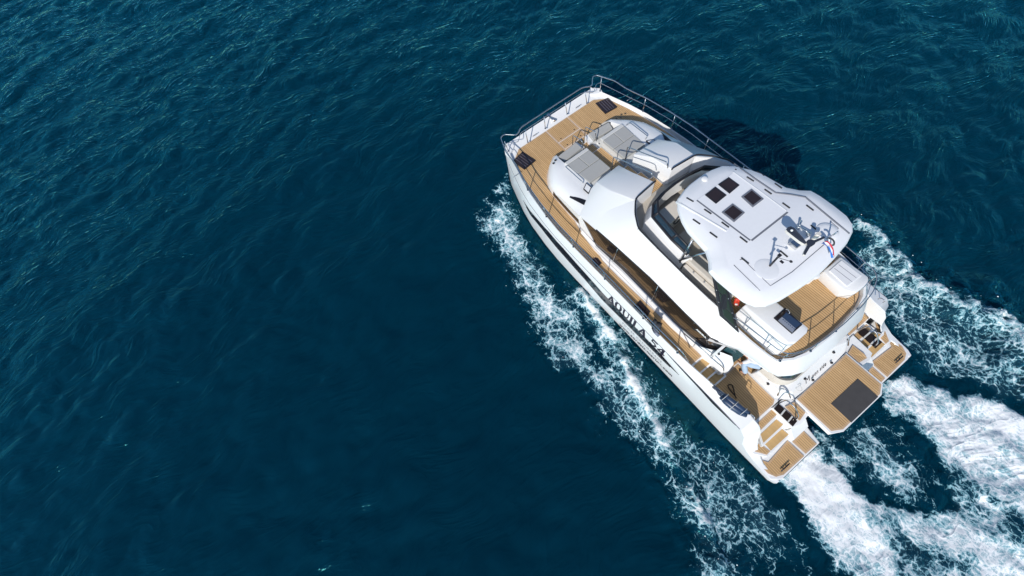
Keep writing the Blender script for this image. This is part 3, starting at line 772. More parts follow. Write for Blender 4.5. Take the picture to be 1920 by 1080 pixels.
# outline seams of the aft roof section
for pts in ([(1387, 487), (1393, 486.5), (1444.5, 536), (1485, 510), (1547, 457), (1560, 443)], [(1376, 497), (1425, 545)], [(1557, 415), (1572, 428), (1557, 441)]):
    bm = bmesh.new(); tube(bm, roof_line(pts, .0), .011, 5); build('roof_seam_shade', bm, M['seam_shade'], yacht)
# skylights
for q in ([(755, 400), (875, 318), (998, 408), (885, 503)], [(607, 517), (725, 425), (853, 520), (733, 617)]):
    hatch(on_top(q, B0, .012), yacht, 0, name='skylight', frame=.045, th=.02)
for q in ([(1015, 540), (1130, 452), (1268, 565), (1145, 658)], [(795, 715), (918, 618), (1055, 720), (935, 825)]):
    hatch(on_top(q, B0, .012), yacht, 0, name='skylight', frame=.05, th=.03, fm='seam_shade')
# slots (grab rails let into the roof)
slots = [((885, 190), (962, 232)), ((1190, 250), (1275, 298)), ((1080, 310), (1160, 360)), ((1395, 385), (1475, 440)), ((1280, 450), (1360, 505)), ((1482, 603), (1565, 663)), ((1750, 628), (1832, 690)), ((1800, 855), (1885, 920)), ((403, 545), (482, 590)), ((602, 675), (682, 728)), ((475, 787), (556, 842)), ((798, 820), (880, 880)), ((665, 933), (748, 995)), ((1003, 985), (1087, 1050)), ((1018, 1220), (1103, 1288)), ((1455, 1142), (1540, 1213))]
for a, b in slots:
    p, q_ = [Vector(x) for x in on_top([a, b], B0, -.012)]
    edge = abs((p.y + q_.y) / 2) > 1.35
    bm = bmesh.new(); d = (q_ - p).normalized(); n_ = Vector((-d.y, d.x, 0)) * .022; z = Vector((0, 0, .03))
    prism(bm, [tuple(p + n_ + z), tuple(q_ + n_ + z), tuple(q_ - n_ + z), tuple(p - n_ + z)], .03)
    build('roof_slot', bm, M['slot'], yacht, bevel=.006)
# domes and small fittings
def dome(u, v, r, h, name, mtl='grip', z=HZ):
    p = at(u, v, z); bm = bmesh.new()
    lathe(bm, p, [(r, 0), (r, h * .35), (r * .9, h * .7), (r * .55, h * .95), (r * .15, h)], 28); return build(name, bm, M[mtl], yacht, smooth=True)
dome(1437, 505, .33, .018, 'satellite_dome_base'); dome(1321, 336, .10, .05, 'gps_antenna', 'white'); dome(1551, 435, .30, .06, 'dome_base', 'grip')
# whip-mast: thin pole with small cross pieces
p = Vector(at(1443, 499, HZ)); bm = bmesh.new()
tube(bm, [p, p + Vector((0, 0, .62))], .028, 8)
tube(bm, [p + Vector((-.02, .12, .34)), p + Vector((.02, -.12, .34))], .022, 6); tube(bm, [p + Vector((0, 0, .5)), p + Vector((-.3, -.15, .52))], .008, 5)
box(bm, p + Vector((0, 0, .63)), (.09, .09, .03)); box(bm, p + Vector((-.15, -.04, .42)), (.10, .06, .03))
lathe(bm, (p.x - .3, p.y - .15, p.z + .5), [(.02, 0), (.045, .02), (.02, .05)], 10)
build('vhf_mast', bm, M['black'], yacht)
# radar mast: raked blade on a polished foot with a cross arm
mast_z = HZ
foot = Vector(at(1489, 460, HZ))
bm = bmesh.new(); box(bm, foot + Vector((0, 0, .07)), (.26, .26, .14)); mast = build('radar_mast', bm, M['steel'], yacht, bevel=.02)
def flat(bm, pts, z0, z1, mi=0):
    prism(bm, [(p[0], p[1], z0 + z1) for p in pts], z1, mi=mi, mis=1)
o9 = (1460, 380)
def o9p(pts, z): return ats(pts, z, o9, 9.0)
bl = o9p([(125, 455, 5.92), (150, 415, 5.93), (205, 398, 5.93), (265, 425, 5.93), (345, 515, 5.92), (420, 600, 5.90), (478, 680, 5.88), (440, 700, 5.86), (360, 655, 5.87), (250, 570, 5.89), (150, 490, 5.91)], None)
bm = bmesh.new(); prism(bm, bl, .10, mi=0, mis=1); build('mast_blade', bm, [M['mast'], M['mastlt']], mast)
bm = bmesh.new(); p = Vector(at(1484, 432.5, 5.935)); lathe(bm, p, [(.035, 0), (.035, .03), (.01, .05)], 12); build('masthead_light', bm, M['white'], mast)
arm = o9p([(470, 650), (500, 622), (545, 618), (600, 632), (680, 600), (760, 565), (785, 580), (775, 600), (690, 640), (625, 670), (610, 700), (560, 735), (530, 750), (450, 885), (415, 870), (425, 830), (480, 720)], 5.86)
bm = bmesh.new(); prism(bm, arm, .07, mi=0, mis=1); build('radar_arm', bm, [M['mast'], M['mastlt']], mast)
bm = bmesh.new(); a = Vector(at(1522, 452, HZ)); tube(bm, [a, a + Vector((.0, .02, .42))], .06, 10); build('mast_stub', bm, M['mastlt'], mast)
bm = bmesh.new(); tube(bm, fillet(o9p([(845, 600, 5.84), (900, 610, 5.86), (940, 660, 5.80), (930, 720, 5.65), (900, 715, 5.5)], None), .08), .022, 6); build('mast_cable', bm, M['black'], mast)
bm = bmesh.new()
for (u, v, du, dv) in ((345, 400, 60, -70), (520, 520, -10, 30)):
    p = Vector(o9p([(u, v)], HZ + .08)[0]); lathe(bm, p - Vector((0, 0, .08)), [(.06, 0), (.06, .05), (.03, .1)], 10)
a, b = Vector(o9p([(350, 395)], HZ + .09)[0]), Vector(o9p([(540, 530)], HZ + .09)[0]); tube(bm, [a, b], lambda t: .022 + .03 * t, 10)
c = Vector(o9p([(380, 305)], HZ + .12)[0]); tube(bm, [a, c], lambda t: .02 + .02 * t, 8)
build('horn', bm, M['steel'], mast)
bm = bmesh.new(); a = Vector(at(1549, 449, HZ)); tube(bm, [a, a + Vector((-.06, 0, .48))], .02, 8); flagstaff = build('flagstaff', bm, M['steel'], mast)

# dark slatted pillar panels between hardtop and coaming
for s in (1, -1):
    quad = sy(ats([(1336, 515, 4.95), (1366, 543, 4.95), (1386, 622.5, 3.87), (1350.5, 590.5, 3.98)]), s)
    bm = bmesh.new(); prism(bm, [(p[0], p[1] + .01 * s, p[2]) for p in quad], .05); pn = build('pillar_panel', bm, M['black'], yacht)
    q4 = [Vector(p) for p in quad]
    def qq(a, b): return q4[0].lerp(q4[1], a).lerp(q4[3].lerp(q4[2], a), b)
    for b0, b1 in ((.06, .30), (.34, .60), (.64, .92)):
        bm = bmesh.new(); prism(bm, [tuple(qq(.24, b0) + Vector((0, .014 * s, .006))), tuple(qq(.82, b0) + Vector((0, .014 * s, .006))), tuple(qq(.82, b1) + Vector((0, .014 * s, .006))), tuple(qq(.24, b1) + Vector((0, .014 * s, .006)))], .01)
        build('pillar_glass', bm, mat('pillar_green', (.03, .045, .035), .08, spec=.7), pn)
    for a_, b_ in ((.12, .32), (.1, .62), (.86, .25), (.88, .58), (.9, .9)):
        bm = bmesh.new(); p = qq(a_, b_) + Vector((0, .02 * s, .01)); lathe(bm, p, [(.025, 0), (.02, .02)], 10); build('panel_screw', bm, M['steel'], pn)

# ---- aft flybridge: bar unit, locker, rails
bar_t = ats([(1419, 577, 4.20), (1473, 564, 4.20), (1510, 607, 4.20), (1500, 622, 4.20), (1481, 636, 4.20)])
bar_b = ats([(1381, 566, 4.05), (1465, 655, FZ)])
bm = bmesh.new()
top = [(-3.35, 1.62), (-3.35, .83), (-4.95, .80), (-5.02, .95), (-5.02, 1.42), (-4.9, 1.60)]
loft(bm, [[(x, y + (.30 if y > 1.3 else 0), FZ) for x, y in top], [(x, y, 4.17) for x, y in top]], closed=True); bm.faces.new([v for v in bm.verts][6:]); bar = build('bar_unit', bm, M['white'], yacht, bevel=.04, smooth=True)
g3 = (1440, 570); g4 = [(165, 405), (490, 110), (1000, 595), (695, 865)]; kk = 1080 / 70
def bar_at(pts, z): return ats(pts, z, g3, kk)
bm = bmesh.new(); prism(bm, bar_at(g4, 4.185), .03); sk = build('sink_frame', bm, M['black'], bar)
bm = bmesh.new(); prism(bm, bar_at([(420, 365), (530, 240), (960, 580), (800, 700)], 4.197), .01); build('griddle_plate', bm, mat('griddle_blue', (.03, .055, .11), .35), sk)
bm = bmesh.new(); prism(bm, bar_at([(295, 475), (405, 370), (800, 705), (705, 830)], 4.200), .012); build('griddle_tray', bm, mat('tray_steel', (.55, .57, .62), .35, metal=.6), sk)
bm = bmesh.new()
for k in range(7):
    t = .08 + k * .135; a = Vector(bar_at([(405, 385)], 4.202)[0]).lerp(Vector(bar_at([(790, 715)], 4.202)[0]), t); b = Vector(bar_at([(345, 440)], 4.202)[0]).lerp(Vector(bar_at([(740, 775)], 4.202)[0]), t)
    c = a.lerp(b, .45); dd = (b - a) * .30; e = Vector((-.05, 0.0, 0))
    prism(bm, [tuple(a + e * .2 + (b - a) * .08), tuple(a + e + (b - a) * .08), tuple(c + e + dd * .3), tuple(c + e * .2 + dd * .3)], .004)
build('tray_slots', bm, mat('slot_blue', (.12, .16, .24), .4), sk)
bm = bmesh.new(); prism(bm, bar_at([(245, 375), (455, 195), (500, 262), (300, 420)], 4.196), .01); build('sink_basin', bm, M['tint'], sk)
bm = bmesh.new(); p = Vector(bar_at([(470, 215)], 4.2)[0]); tube(bm, fillet([p, p + Vector((0, 0, .2)), p + Vector((-.12, .04, .2)), p + Vector((-.12, .04, .12))], .05), .014, 8); build('tap', bm, M['steel'], sk)
# side rails on the bar
bm = bmesh.new(); tube(bm, [(-3.2, 1.74, 4.12), (-4.95, 1.74, 4.0)], .007, 6); rl = build('towel_rail', bm, M['steel'], bar)
for x in (-3.75, -4.55):
    bm = bmesh.new(); tube(bm, [(x, 1.74, 4.07), (x, 1.82, 3.75)], .007, 6); build('rail_post', bm, M['steel'], rl)
# starboard locker with white lid
lk = [(-4.05, -1.98), (-4.05, -1.15), (-4.85, -1.05), (-5.10, -1.25), (-5.15, -1.80), (-5.0, -2.0)]
bm = bmesh.new(); prism(bm, [(x, y, 4.0) for x, y in lk], zb=FZ); lck = build('locker_unit', bm, M['white'], yacht, bevel=.06, smooth=True)
bm = bmesh.new(); prism(bm, [(-4.15, -1.85, 4.03), (-4.15, -1.28, 4.03), (-4.80, -1.22, 4.03), (-4.85, -1.85, 4.03)], .03); build('locker_lid', bm, M['grip'], lck, bevel=.012)
bm = bmesh.new()
for y in (-1.45, -1.65): prism(bm, [(-4.2, y, 4.034), (-4.2, y - .012, 4.034), (-4.8, y - .012, 4.034), (-4.8, y, 4.034)], .003)
build('lid_grooves', bm, M['seam_shade'], lck)
for (x, y) in ((-3.95, -.85), (-3.85, -1.35)):
    bm = bmesh.new(); lathe(bm, (x, y, FZ), [(.12, 0), (.12, .4), (.16, .42), (.17, .5), (.12, .53)], 20); build('bar_stool', bm, M['white'], yacht, smooth=True)
# stern rail of the flybridge
rt = [(-3.30, 2.19, 4.05), (-3.52, 2.17, 4.28), (-4.3, 2.10, 4.3), (-4.96, 2.03, 4.3), (-5.16, 1.86, 4.3), (-5.34, 1.42, 4.3), (-5.43, .75, 4.3), (-5.46, 0, 4.3)]
full = rt + mir(rt)[::-1][1:]
mid = [(p[0], p[1], p[2] - .30) for p in full[1:-1]]
bs = []
for (x, y, kx, ky) in ((-3.9, 2.13, -3.95, 2.12), (-4.62, 2.06, -4.66, 2.08), (-5.1, 1.93, -5.14, 1.95), (-5.40, 1.0, -5.47, 1.05), (-5.45, .0, -5.52, 0)):
    for s in ((1, -1) if y > 0 else (1,)): bs.append(((x, y * s, 4.3), (kx, ky * s, 3.72)))
rail_set(full, bs, [mid], name='stern_rail', r=.016)
# red lifebuoy pouch by the port pillar
# ------------------------------------------------------------------ cockpit, stern steps, platforms
CZ = 1.25
bm = bmesh.new(); prism(bm, [(-3.2, 3.3, CZ - .02), (-3.2, -3.3, CZ - .02), (-5.9, -3.12, CZ - .02), (-6.22, -3.1, CZ - .02), (-6.22, -1.3, CZ - .02), (-6.5, -1.3, CZ - .02), (-6.5, 1.3, CZ - .02), (-6.22, 1.3, CZ - .02), (-6.22, 3.1, CZ - .02), (-5.9, 3.12, CZ - .02)], zb=1.0)
build('cockpit_sole', bm, M['white'], yacht)
for s in (1, -1):
    teak_panel('teak_cockpit_deck', sy([(-4.57, 3.2, CZ), (-4.57, 1.78, CZ), (-6.12, 1.80, CZ), (-6.19, 1.95, CZ), (-6.19, 3.0, CZ), (-5.5, 3.05, CZ)], s), yacht)
    teak_panel('teak_cockpit_deck', sy([(-3.95, 2.5, CZ), (-3.95, .02, CZ), (-5.0, .02, CZ), (-5.0, 1.2, CZ), (-5.5, 1.70, CZ), (-4.52, 1.70, CZ), (-4.52, 2.4, CZ)], s), yacht, margin=.04)
    # descending stern steps: white mouldings with teak treads
    def step(pts, z, lined, zb=.2, grow=.07, name='teak_stern_step'):
        P = sy([(x, y, z) for x, y in pts], s)
        if area_sign(P) < 0: P = P[::-1]
        bm = bmesh.new(); prism(bm, inset2d([(p[0], p[1], z - .02) for p in P], -grow), zb=zb); build('stern_step_moulding', bm, M['white'], yacht, bevel=.02)
        teak_panel(name, P, yacht, lined=lined, margin=.04)
    step([(-6.31, 2.83), (-6.30, 2.02), (-6.50, 1.98), (-6.52, 2.85)], 1.10, True)
    step([(-6.64, 2.88), (-6.63, 2.1), (-6.87, 2.07), (-6.87, 3.02)], .90, False)
    step([(-6.94, 2.93), (-6.98, 2.12), (-7.22, 2.1), (-7.21, 2.96)], .70, False)
    P = sy([(x, y, .71) for x, y in ((-6.5, 3.42), (-6.89, 3.05), (-7.21, 2.99), (-7.22, 3.16), (-6.92, 3.38))], s)
    teak_panel('teak_stern_ledge', P, yacht, margin=.04)
    bm = bmesh.new(); prism(bm, [(p[0], p[1], .695) for p in sy([(-6.45, 3.5, 0), (-6.45, 3.0, 0), (-7.24, 2.9, 0), (-7.28, 3.2, 0), (-6.95, 3.48, 0)], s)], zb=.2); build('ledge_moulding', bm, M['white'], yacht, bevel=.02)
    bm = bmesh.new(); prism(bm, sy([(-6.55, 3.5, .44), (-6.55, 1.30, .44), (-7.47, 1.30, .44), (-8.05, 1.40, .44), (-8.06, 3.30, .44), (-7.85, 3.58, .44)], s), zb=.16); build('swim_platform', bm, M['white'], yacht, bevel=.03)
    teak_panel('teak_swim_platform', sy([(-7.05, 3.50, .47), (-7.45, 3.22, .47), (-7.37, 2.18, .47), (-8.01, 2.16, .47), (-7.99, 3.14, .47), (-7.89, 3.38, .47), (-7.67, 3.5, .47)], s), yacht)
    teak_panel('teak_swim_platform', sy([(-7.49, 2.09, .47), (-7.49, 1.52, .47), (-8.01, 1.53, .47), (-7.99, 2.06, .47)], s), yacht)
    # rubber fender strip across the stern edge
    bm = bmesh.new(); prism(bm, sy([(-8.06, 1.5, .36), (-8.06, 3.2, .36), (-8.085, 3.2, .36), (-8.085, 1.5, .36)], s), .1); build('stern_fender', bm, M['black'], yacht)
    bm = bmesh.new(); p = Vector((-7.86, 2.95 * s, .475))
    for k in (-1, 1): tube(bm, [p + Vector((0, k * .07, 0)), p + Vector((0, k * .07, .06))], .016, 6)
    tube(bm, [p + Vector((0, -.2, .07)), p + Vector((0, .2, .07))], .022, 6); build('cleat', bm, M['black'], yacht)
    # white inboard moulding beside the steps, falling towards the platform
    bm = bmesh.new()
    prism(bm, sy([(-6.25, 2.06, 1.235), (-6.28, 1.32, 1.235), (-7.10, 1.32, 1.20), (-7.16, 1.75, 1.15), (-7.06, 2.04, 1.15)], s), zb=.6); build('transom_moulding', bm, M['white'], yacht, bevel=.02)
    bm = bmesh.new(); prism(bm, sy([(-7.08, 2.06, 1.0), (-7.12, 1.34, 1.0), (-7.46, 1.34, .62), (-7.46, 2.10, .62)], s), zb=.3); build('transom_moulding', bm, M['white'], yacht, bevel=.03)
    teak_panel('teak_transom_deck', sy([(-6.47, 1.72, CZ + .01), (-6.55, 1.36, CZ + .01), (-6.98, 1.36, CZ + .0), (-7.04, 1.70, CZ - .02), (-6.9, 1.74, CZ)], s), yacht, margin=.04)
    # smoked stairwell covers with polished dividers
    wq = sy([(-6.27, 1.80, 1.262), (-6.30, 2.05, 1.262), (-7.03, 2.03, 1.25), (-7.0, 1.78, 1.25)], s)
    if s < 0: wq = [(-6.27, -2.23, 1.262), (-6.28, -2.55, 1.262), (-7.0, -2.55, 1.25), (-7.0, -2.19, 1.25)]
    bm = bmesh.new(); prism(bm, wq, .02); wl_ = build('stairwell_cover', bm, M['tint'], yacht)
    a, b, c, d = [Vector(p) for p in wq]
    for t in (.36, .74):
        bm = bmesh.new(); p, q_ = a.lerp(d, t), b.lerp(c, t); w_ = (d - a).normalized() * .025; z = Vector((0, 0, .006))
        prism(bm, [tuple(p - w_ + z), tuple(p + w_ + z), tuple(q_ + w_ + z), tuple(q_ - w_ + z)], .006); build('cover_divider', bm, M['padlt'], wl_)
    hr = bmesh.new(); tube(hr, fillet([tuple(a + Vector((0, 0, 0))), tuple(a + Vector((.02, 0, .62))), tuple(a.lerp(d, .45) + Vector((0, 0, .62))), tuple(a.lerp(d, .85) + Vector((0, 0, .3))), tuple(a.lerp(d, .9))], .12), .022, 8)
    build('stairwell_handrail', hr, M['steel'], yacht)
    hr = bmesh.new(); tube(hr, fillet(sy(ats([(1458, 742, 1.5), (1464, 726, 1.78), (1478, 735, 1.78), (1482, 746, 1.45)]), s), .14), .024, 8)
    build('transom_handrail', hr, M['steel'], yacht)
    # side-deck steps down to the cockpit
    for (x0, x1, y0, y1, z) in ((-3.69, -3.96, 2.74, 3.22, 1.80), (-3.97, -4.25, 2.66, 3.16, 1.60), (-4.27, -4.55, 2.52, 3.12, 1.42)):
        P = sy([(x0, y0, z), (x0, y1, z), (x1, y1, z), (x1, y0, z)], s)
        bm = bmesh.new(); prism(bm, inset2d([(p[0], p[1], z - .018) for p in P], -.06 * (1 if area_sign(P) > 0 else 1)), zb=1.2); build('side_step_moulding', bm, M['white'], yacht, bevel=.015)
        teak_panel('teak_side_step', P, yacht, lined=False)
    # rounded quarter moulding aft of the saloon
    bm = bmesh.new()
    q_ = [(-3.2, 2.86, 2.42), (-3.42, 2.78, 2.45), (-3.92, 2.44, 2.45), (-4.25, 2.20, 2.30), (-4.46, 2.20, 1.95), (-4.52, 2.46, 1.80), (-4.42, 2.66, 1.85), (-4.1, 2.72, 2.0), (-3.6, 2.82, 2.2)]
    prism(bm, sy(q_, s), zb=1.25); build('quarter_moulding', bm, M['white'], yacht, bevel=.05, smooth=True, sharp=60)
    hr = bmesh.new(); tube(hr, fillet(sy([(-2.7, 2.92, 2.5), (-3.4, 2.92, 2.62), (-4.0, 2.82, 2.45), (-4.35, 2.62, 2.1), (-4.5, 2.58, 1.5)], s), .2), .02, 8); build('quarter_handrail', hr, M['steel'], yacht)
    bm = bmesh.new(); p = sy([at(1348, 663.5, 2.46)], s)[0]; lathe(bm, (p[0], p[1], 2.44), [(.045, 0), (.045, .02), (.02, .05)], 12); build('deck_filler', bm, M['black'], yacht)
    # overhead-bearing corner post of the cockpit
    bm = bmesh.new(); tube(bm, [(-5.62, 1.05 * s, 1.7), (-5.72, 1.02 * s, 3.08)], .03, 8); build('cockpit_post', bm, M['steel'], yacht)
    # gate hardware on the quarter bulwark
    for (u, v) in ((1336, 722), (1346, 731), (1411, 781)):
        bm = bmesh.new(); p = Vector(sy([at(u, v, 2.15)], s)[0]); tube(bm, fillet([p + Vector((.09, 0, -.08)), p + Vector((.07, 0, .06)), p + Vector((-.07, 0, .06)), p + Vector((-.09, 0, -.08))], .04), .016, 6); build('fairlead', bm, M['steel'], yacht)
# saloon aft bulkhead with dark doors
bm = bmesh.new(); prism(bm, [(-3.80, 2.75, 3.08), (-3.80, -2.75, 3.08), (-3.88, -2.75, 3.08), (-3.88, 2.75, 3.08)], zb=1.2); build('saloon_bulkhead', bm, M['white'], yacht)
bm = bmesh.new()
for (y0, y1) in ((2.1, .75), (.7, -.65), (-.7, -2.1)): prism(bm, [(-3.89, y0, 2.98), (-3.89, y1, 2.98), (-3.91, y1, 2.98), (-3.91, y0, 2.98)], zb=1.3)
build('saloon_door', bm, M['glass'], yacht)
bm = bmesh.new()
dl = [(-3.92, 2.28, 1.3), (-4.42, 1.98, 1.3), (-4.42, 1.98, 2.75), (-3.92, 2.28, 2.9)]
nrm = Vector((-.3, -.5, 0)).normalized() * .02
a_ = [bm.verts.new(p) for p in dl]; b_ = [bm.verts.new(tuple(Vector(p) + nrm)) for p in dl]
bm.faces.new(a_); bm.faces.new(b_[::-1])
for i in range(4): bm.faces.new((a_[i], b_[i], b_[(i + 1) % 4], a_[(i + 1) % 4]))
build('side_door', bm, M['teal'], yacht)
# aft bench with beige backrest, transom face
bm = bmesh.new()
lo_ = [(-5.05, 1.72, CZ), (-6.1, 1.74, CZ), (-6.46, 1.34, CZ + .04), (-6.49, .8, CZ + .04), (-6.49, -.8, CZ + .04), (-6.46, -1.34, CZ + .04), (-6.1, -1.74, CZ), (-5.05, -1.72, CZ)]
hi_ = [(-5.1, 1.70, 1.68), (-5.95, 1.70, 1.68), (-6.24, 1.36, 1.68), (-6.10, .8, 1.70), (-6.06, -.8, 1.70), (-6.24, -1.36, 1.68), (-5.95, -1.70, 1.68), (-5.1, -1.70, 1.68)]
loft(bm, [lo_, hi_], closed=True); bm.faces.new([v for v in bm.verts][8:]); build('bench_moulding', bm, M['white'], yacht, bevel=.04, smooth=True, sharp=50)
bk = [(-5.12, 1.64), (-5.72, 1.62), (-6.02, 1.30), (-6.02, .75), (-5.98, -.9)]
bk = [tuple(p) for p in fillet([(x, y, 0) for x, y in bk], .25)]
bkc = [Vector((-5.3, .3, 0)) + (Vector(p) - Vector((-5.3, .3, 0))) * .86 for p in bk]
bm = bmesh.new(); loft(bm, [[(x, y, 1.62) for x, y, _ in bk], [(x, y, 1.92) for x, y, _ in bk], [(x * .5 + q.x * .5, y * .5 + q.y * .5, 2.0) for (x, y, _), q in zip(bk, bkc)], [(q.x, q.y, 1.95) for q in bkc], [(q.x, q.y, 1.62) for q in bkc]])
build('bench_backrest', bm, M['beige'], yacht, smooth=True, sharp=50)
bm = bmesh.new(); prism(bm, [(-5.15, 1.28, 1.72), (-5.8, 1.1, 1.72), (-5.86, 0, 1.72), (-5.8, -1.1, 1.72), (-5.15, -1.28, 1.72), (-5.15, -.7, 1.72), (-5.35, 0, 1.72), (-5.15, .7, 1.72)], .12); build('bench_seat', bm, M['beige'], yacht, bevel=.03)
# lights and rings on the transom, boat's name
for (u, v, z) in ((1509.3, 710, 1.62), (1524.5, 712.5, 1.5), (1559.5, 680, 1.5), (1563.5, 660.5, 1.62), (1440.3, 719.7, 1.66), (1442, 711, 1.67)):
    bm = bmesh.new(); p = at(u, v, z); lathe(bm, (p[0], p[1], p[2] - .02), [(.045, 0), (.045, .03), (.02, .05)], 12); build('courtesy_light', bm, M['black'], yacht)
bm = bmesh.new(); p = Vector(at(1497, 727, 1.665)); tube(bm, [p + Vector((.12 * math.cos(a) * 1.0, .09 * math.sin(a), .003)) for a in np.linspace(0, 6.283, 22)[:-1]], .008, 5, closed=True); build('locker_ring', bm, M['padlt'], yacht)
tf = lambda x: 1.29 + (x + 6.49) / .41 * .41
nx, nz = -.36, .19
for (txt, y0, size, shear) in (('M', .70, .30, .25), ('oon side', .38, .19, .35)):
    text_mesh('boat_name', txt, size, M['text'], yacht, (-6.36, y0, tf(-6.36) + .014), (0, -1, 0), (.41, 0, .41), .001, shear=shear, spacing=1.1)
# hydraulic centre platform
bm = bmesh.new(); pl = [(-6.505, 1.30), (-6.505, -1.30), (-7.86, -1.30), (-8.06, -.95), (-8.06, .95), (-7.88, 1.32)]
prism(bm, [(x, y, 1.29) for x, y in pl], .2); build('bathing_platform', bm, M['white'], yacht, bevel=.02)
teak_panel('teak_bathing_platform', [(-6.53, 1.24, 1.305), (-6.53, -1.24, 1.305), (-7.84, -1.22, 1.305), (-8.0, -.92, 1.305), (-8.0, .92, 1.305), (-7.82, 1.24, 1.305)], yacht, margin=.06)
for y in (.75, -.75):
    bm = bmesh.new(); box(bm, (-6.85, y, .85), (.7, .16, .5)); build('platform_arm', bm, M['white'], yacht)

# ------------------------------------------------------------------ things on board
bm = bmesh.new(); mp_ = [(-7.27, -.81, 1.316), (-8.02, -.79, 1.316), (-8.02, .55, 1.316), (-7.27, .53, 1.316)]
prism(bm, mp_, .010); tag(build('deck_mat', bm, M['matgrey'], None), 'dark grey rectangular mat lying flat on the teak bathing platform', 'mat')
# ensign
bm = bmesh.new(); fr = []
a, b = Vector(at(1549, 451, 5.86)), Vector(at(1541, 456, 5.83)); c, d = Vector(at(1565, 481, 5.62)), Vector(at(1559.5, 484, 5.55))
for i in range(13):
    t = i / 12; sag = Vector((0, 0, -.0 + .10 * math.sin(t * math.pi))); wv = Vector((0.03 * math.sin(9 * t), .03 * math.cos(8 * t), .05 * math.sin(10 * t)))
    fr.append([tuple(a.lerp(b, k / 6).lerp(c.lerp(d, k / 6), t) + sag + wv * math.sin(k * 1.1 + .4)) for k in range(7)])
loft(bm, fr, fmat=lambda i, j: 0 if j < 2 else (1 if j < 4 else 2))
fl = build('ensign', bm, [mat('flag_red', (.55, .02, .05), .7), mat('flag_white', (.8, .8, .8), .7), mat('flag_blue', (.02, .16, .55), .7)], None, smooth=True, sharp=180)
sm = fl.modifiers.new('th', 'SOLIDIFY'); sm.thickness = .006
tag(fl, 'red white and blue striped flag hanging from the mast at the hardtop edge', 'flag')
# red lifebuoy pouch
root = empty('lifebuoy', at(1385, 563, 3.95)); tag(root, 'orange-red horseshoe lifebuoy hung beside the dark slatted pillar panel', 'lifebuoy')
c = Vector(at(1382, 562, 4.02)); bm = bmesh.new()
def loc(o, p): return tuple(Vector(p) - o.location)
hs = [at(1381, 572, 3.85), at(1379.5, 560, 4.05), at(1384.5, 556, 4.12), at(1386, 566, 3.92)]
hs = [at(1378, 571, 3.86), at(1380.5, 560.5, 4.04), at(1385, 560.5, 4.04), at(1382, 572, 3.86)]
tube(bm, [loc(root, p) for p in fillet(hs, .09)], .052, 10); build('float_ring', bm, M['red'], root)
bm = bmesh.new(); tube(bm, [loc(root, at(1378, 570, 3.95)), loc(root, at(1383, 571, 3.95))], .03, 6); build('strap', bm, M['textwhite'], root)
# navy canvas roll strapped on the quarter bulwark
root = empty('canvas_roll', (-5.3, 3.22, 2.0)); tag(root, 'long navy canvas roll with pale straps lying on the white stern bulwark', 'canvas roll')
ax = [Vector(p) for p in ats([(1354, 741, 2.14), (1364, 750, 2.14), (1377, 761, 2.10), (1390, 770, 2.06), (1402, 776.5, 2.0)])]
bm = bmesh.new()
for dy, rr, dz in ((.07, .10, 0), (-.05, .09, .03)):
    tube(bm, [loc(root, p + Vector((0, dy, dz + .015 * math.sin(4 * i)))) for i, p in enumerate(ax)], lambda t: rr * (0.55 + .6 * math.sin(math.pi * (t * .86 + .08))), 12)
build('canvas', bm, M['navy'], root)
for t in (.45, 1.9, 3.3):
    i = int(t); p = ax[i].lerp(ax[i + 1], t - i); bm = bmesh.new()
    tube(bm, [loc(root, p + Vector((0, (.19 - .02 * abs(t - 1.9)) * math.cos(a), .02 + .135 * math.sin(a)))) for a in np.linspace(0, 6.283, 18)[:-1]], .009, 6, closed=True); build('strap', bm, M['padlt'], root)
# lines and fittings lying in a tangle ahead of the roll
bm = bmesh.new(); rnd = random.Random(3); o_ = Vector(at(1345, 731, 2.22)); pts = []
for i in range(46):
    pts.append(o_ + Vector((rnd.uniform(-.24, .22), rnd.uniform(-.06, .10), rnd.uniform(.0, .07))))
tube(bm, fillet(pts, .06, 3), .012, 5); tag(build('mooring_line', bm, mat('line_blue', (.05, .07, .11), .8), None), 'tangled blue-black mooring line on the bulwark just ahead of the navy canvas roll', 'rope')
# black rope loop on the cockpit deck
bm = bmesh.new(); rp = ats([(1381, 746), (1374, 737), (1366, 727), (1364.5, 722.5), (1368, 720.5), (1373, 722), (1375.5, 729), (1377, 738), (1380.5, 747)], CZ + .02)
tube(bm, fillet(rp, .12, 5), .016, 8); tag(build('rope_loop', bm, M['rope'], None), 'black rope lying in an open loop on the shaded teak cockpit deck', 'rope')
# dark net bag on the side deck bulwark
root = empty('net_bag', at(1228, 620, 2.36)); tag(root, 'crumpled black net bag with a grey clamp hung on the port side bulwark', 'bag')
bm = bmesh.new(); rnd = random.Random(7); bmesh.ops.create_icosphere(bm, subdivisions=3, radius=1)
cb = Vector(at(1229, 609, 2.45))
for v in bm.verts:
    k = 1 + .25 * math.sin(5 * v.co.x + 3 * v.co.y) + .2 * math.sin(7 * v.co.z + 4 * v.co.x)
    v.co = Vector(loc(root, cb + Vector((v.co.x * .17 * k, v.co.y * .14 * k, v.co.z * .20 * k))))
build('bag_body', bm, M['darkcloth'], root, smooth=True, sharp=180)
bm = bmesh.new(); e = [at(1225, 614, 2.4), at(1228, 622, 2.4), at(1236, 630, 2.38)]
tube(bm, [loc(root, p) for p in e], .06, 8); build('clamp', bm, mat('clamp_grey', (.16, .18, .24), .5), root)
for q in ([(1222, 612), (1224, 620), (1229, 624)], [(1232, 612), (1234, 620), (1235, 626)]):
    bm = bmesh.new(); tube(bm, [loc(root, at(u, v, 2.44)) for u, v in q], .014, 6); build('cord', bm, M['rope'], root)
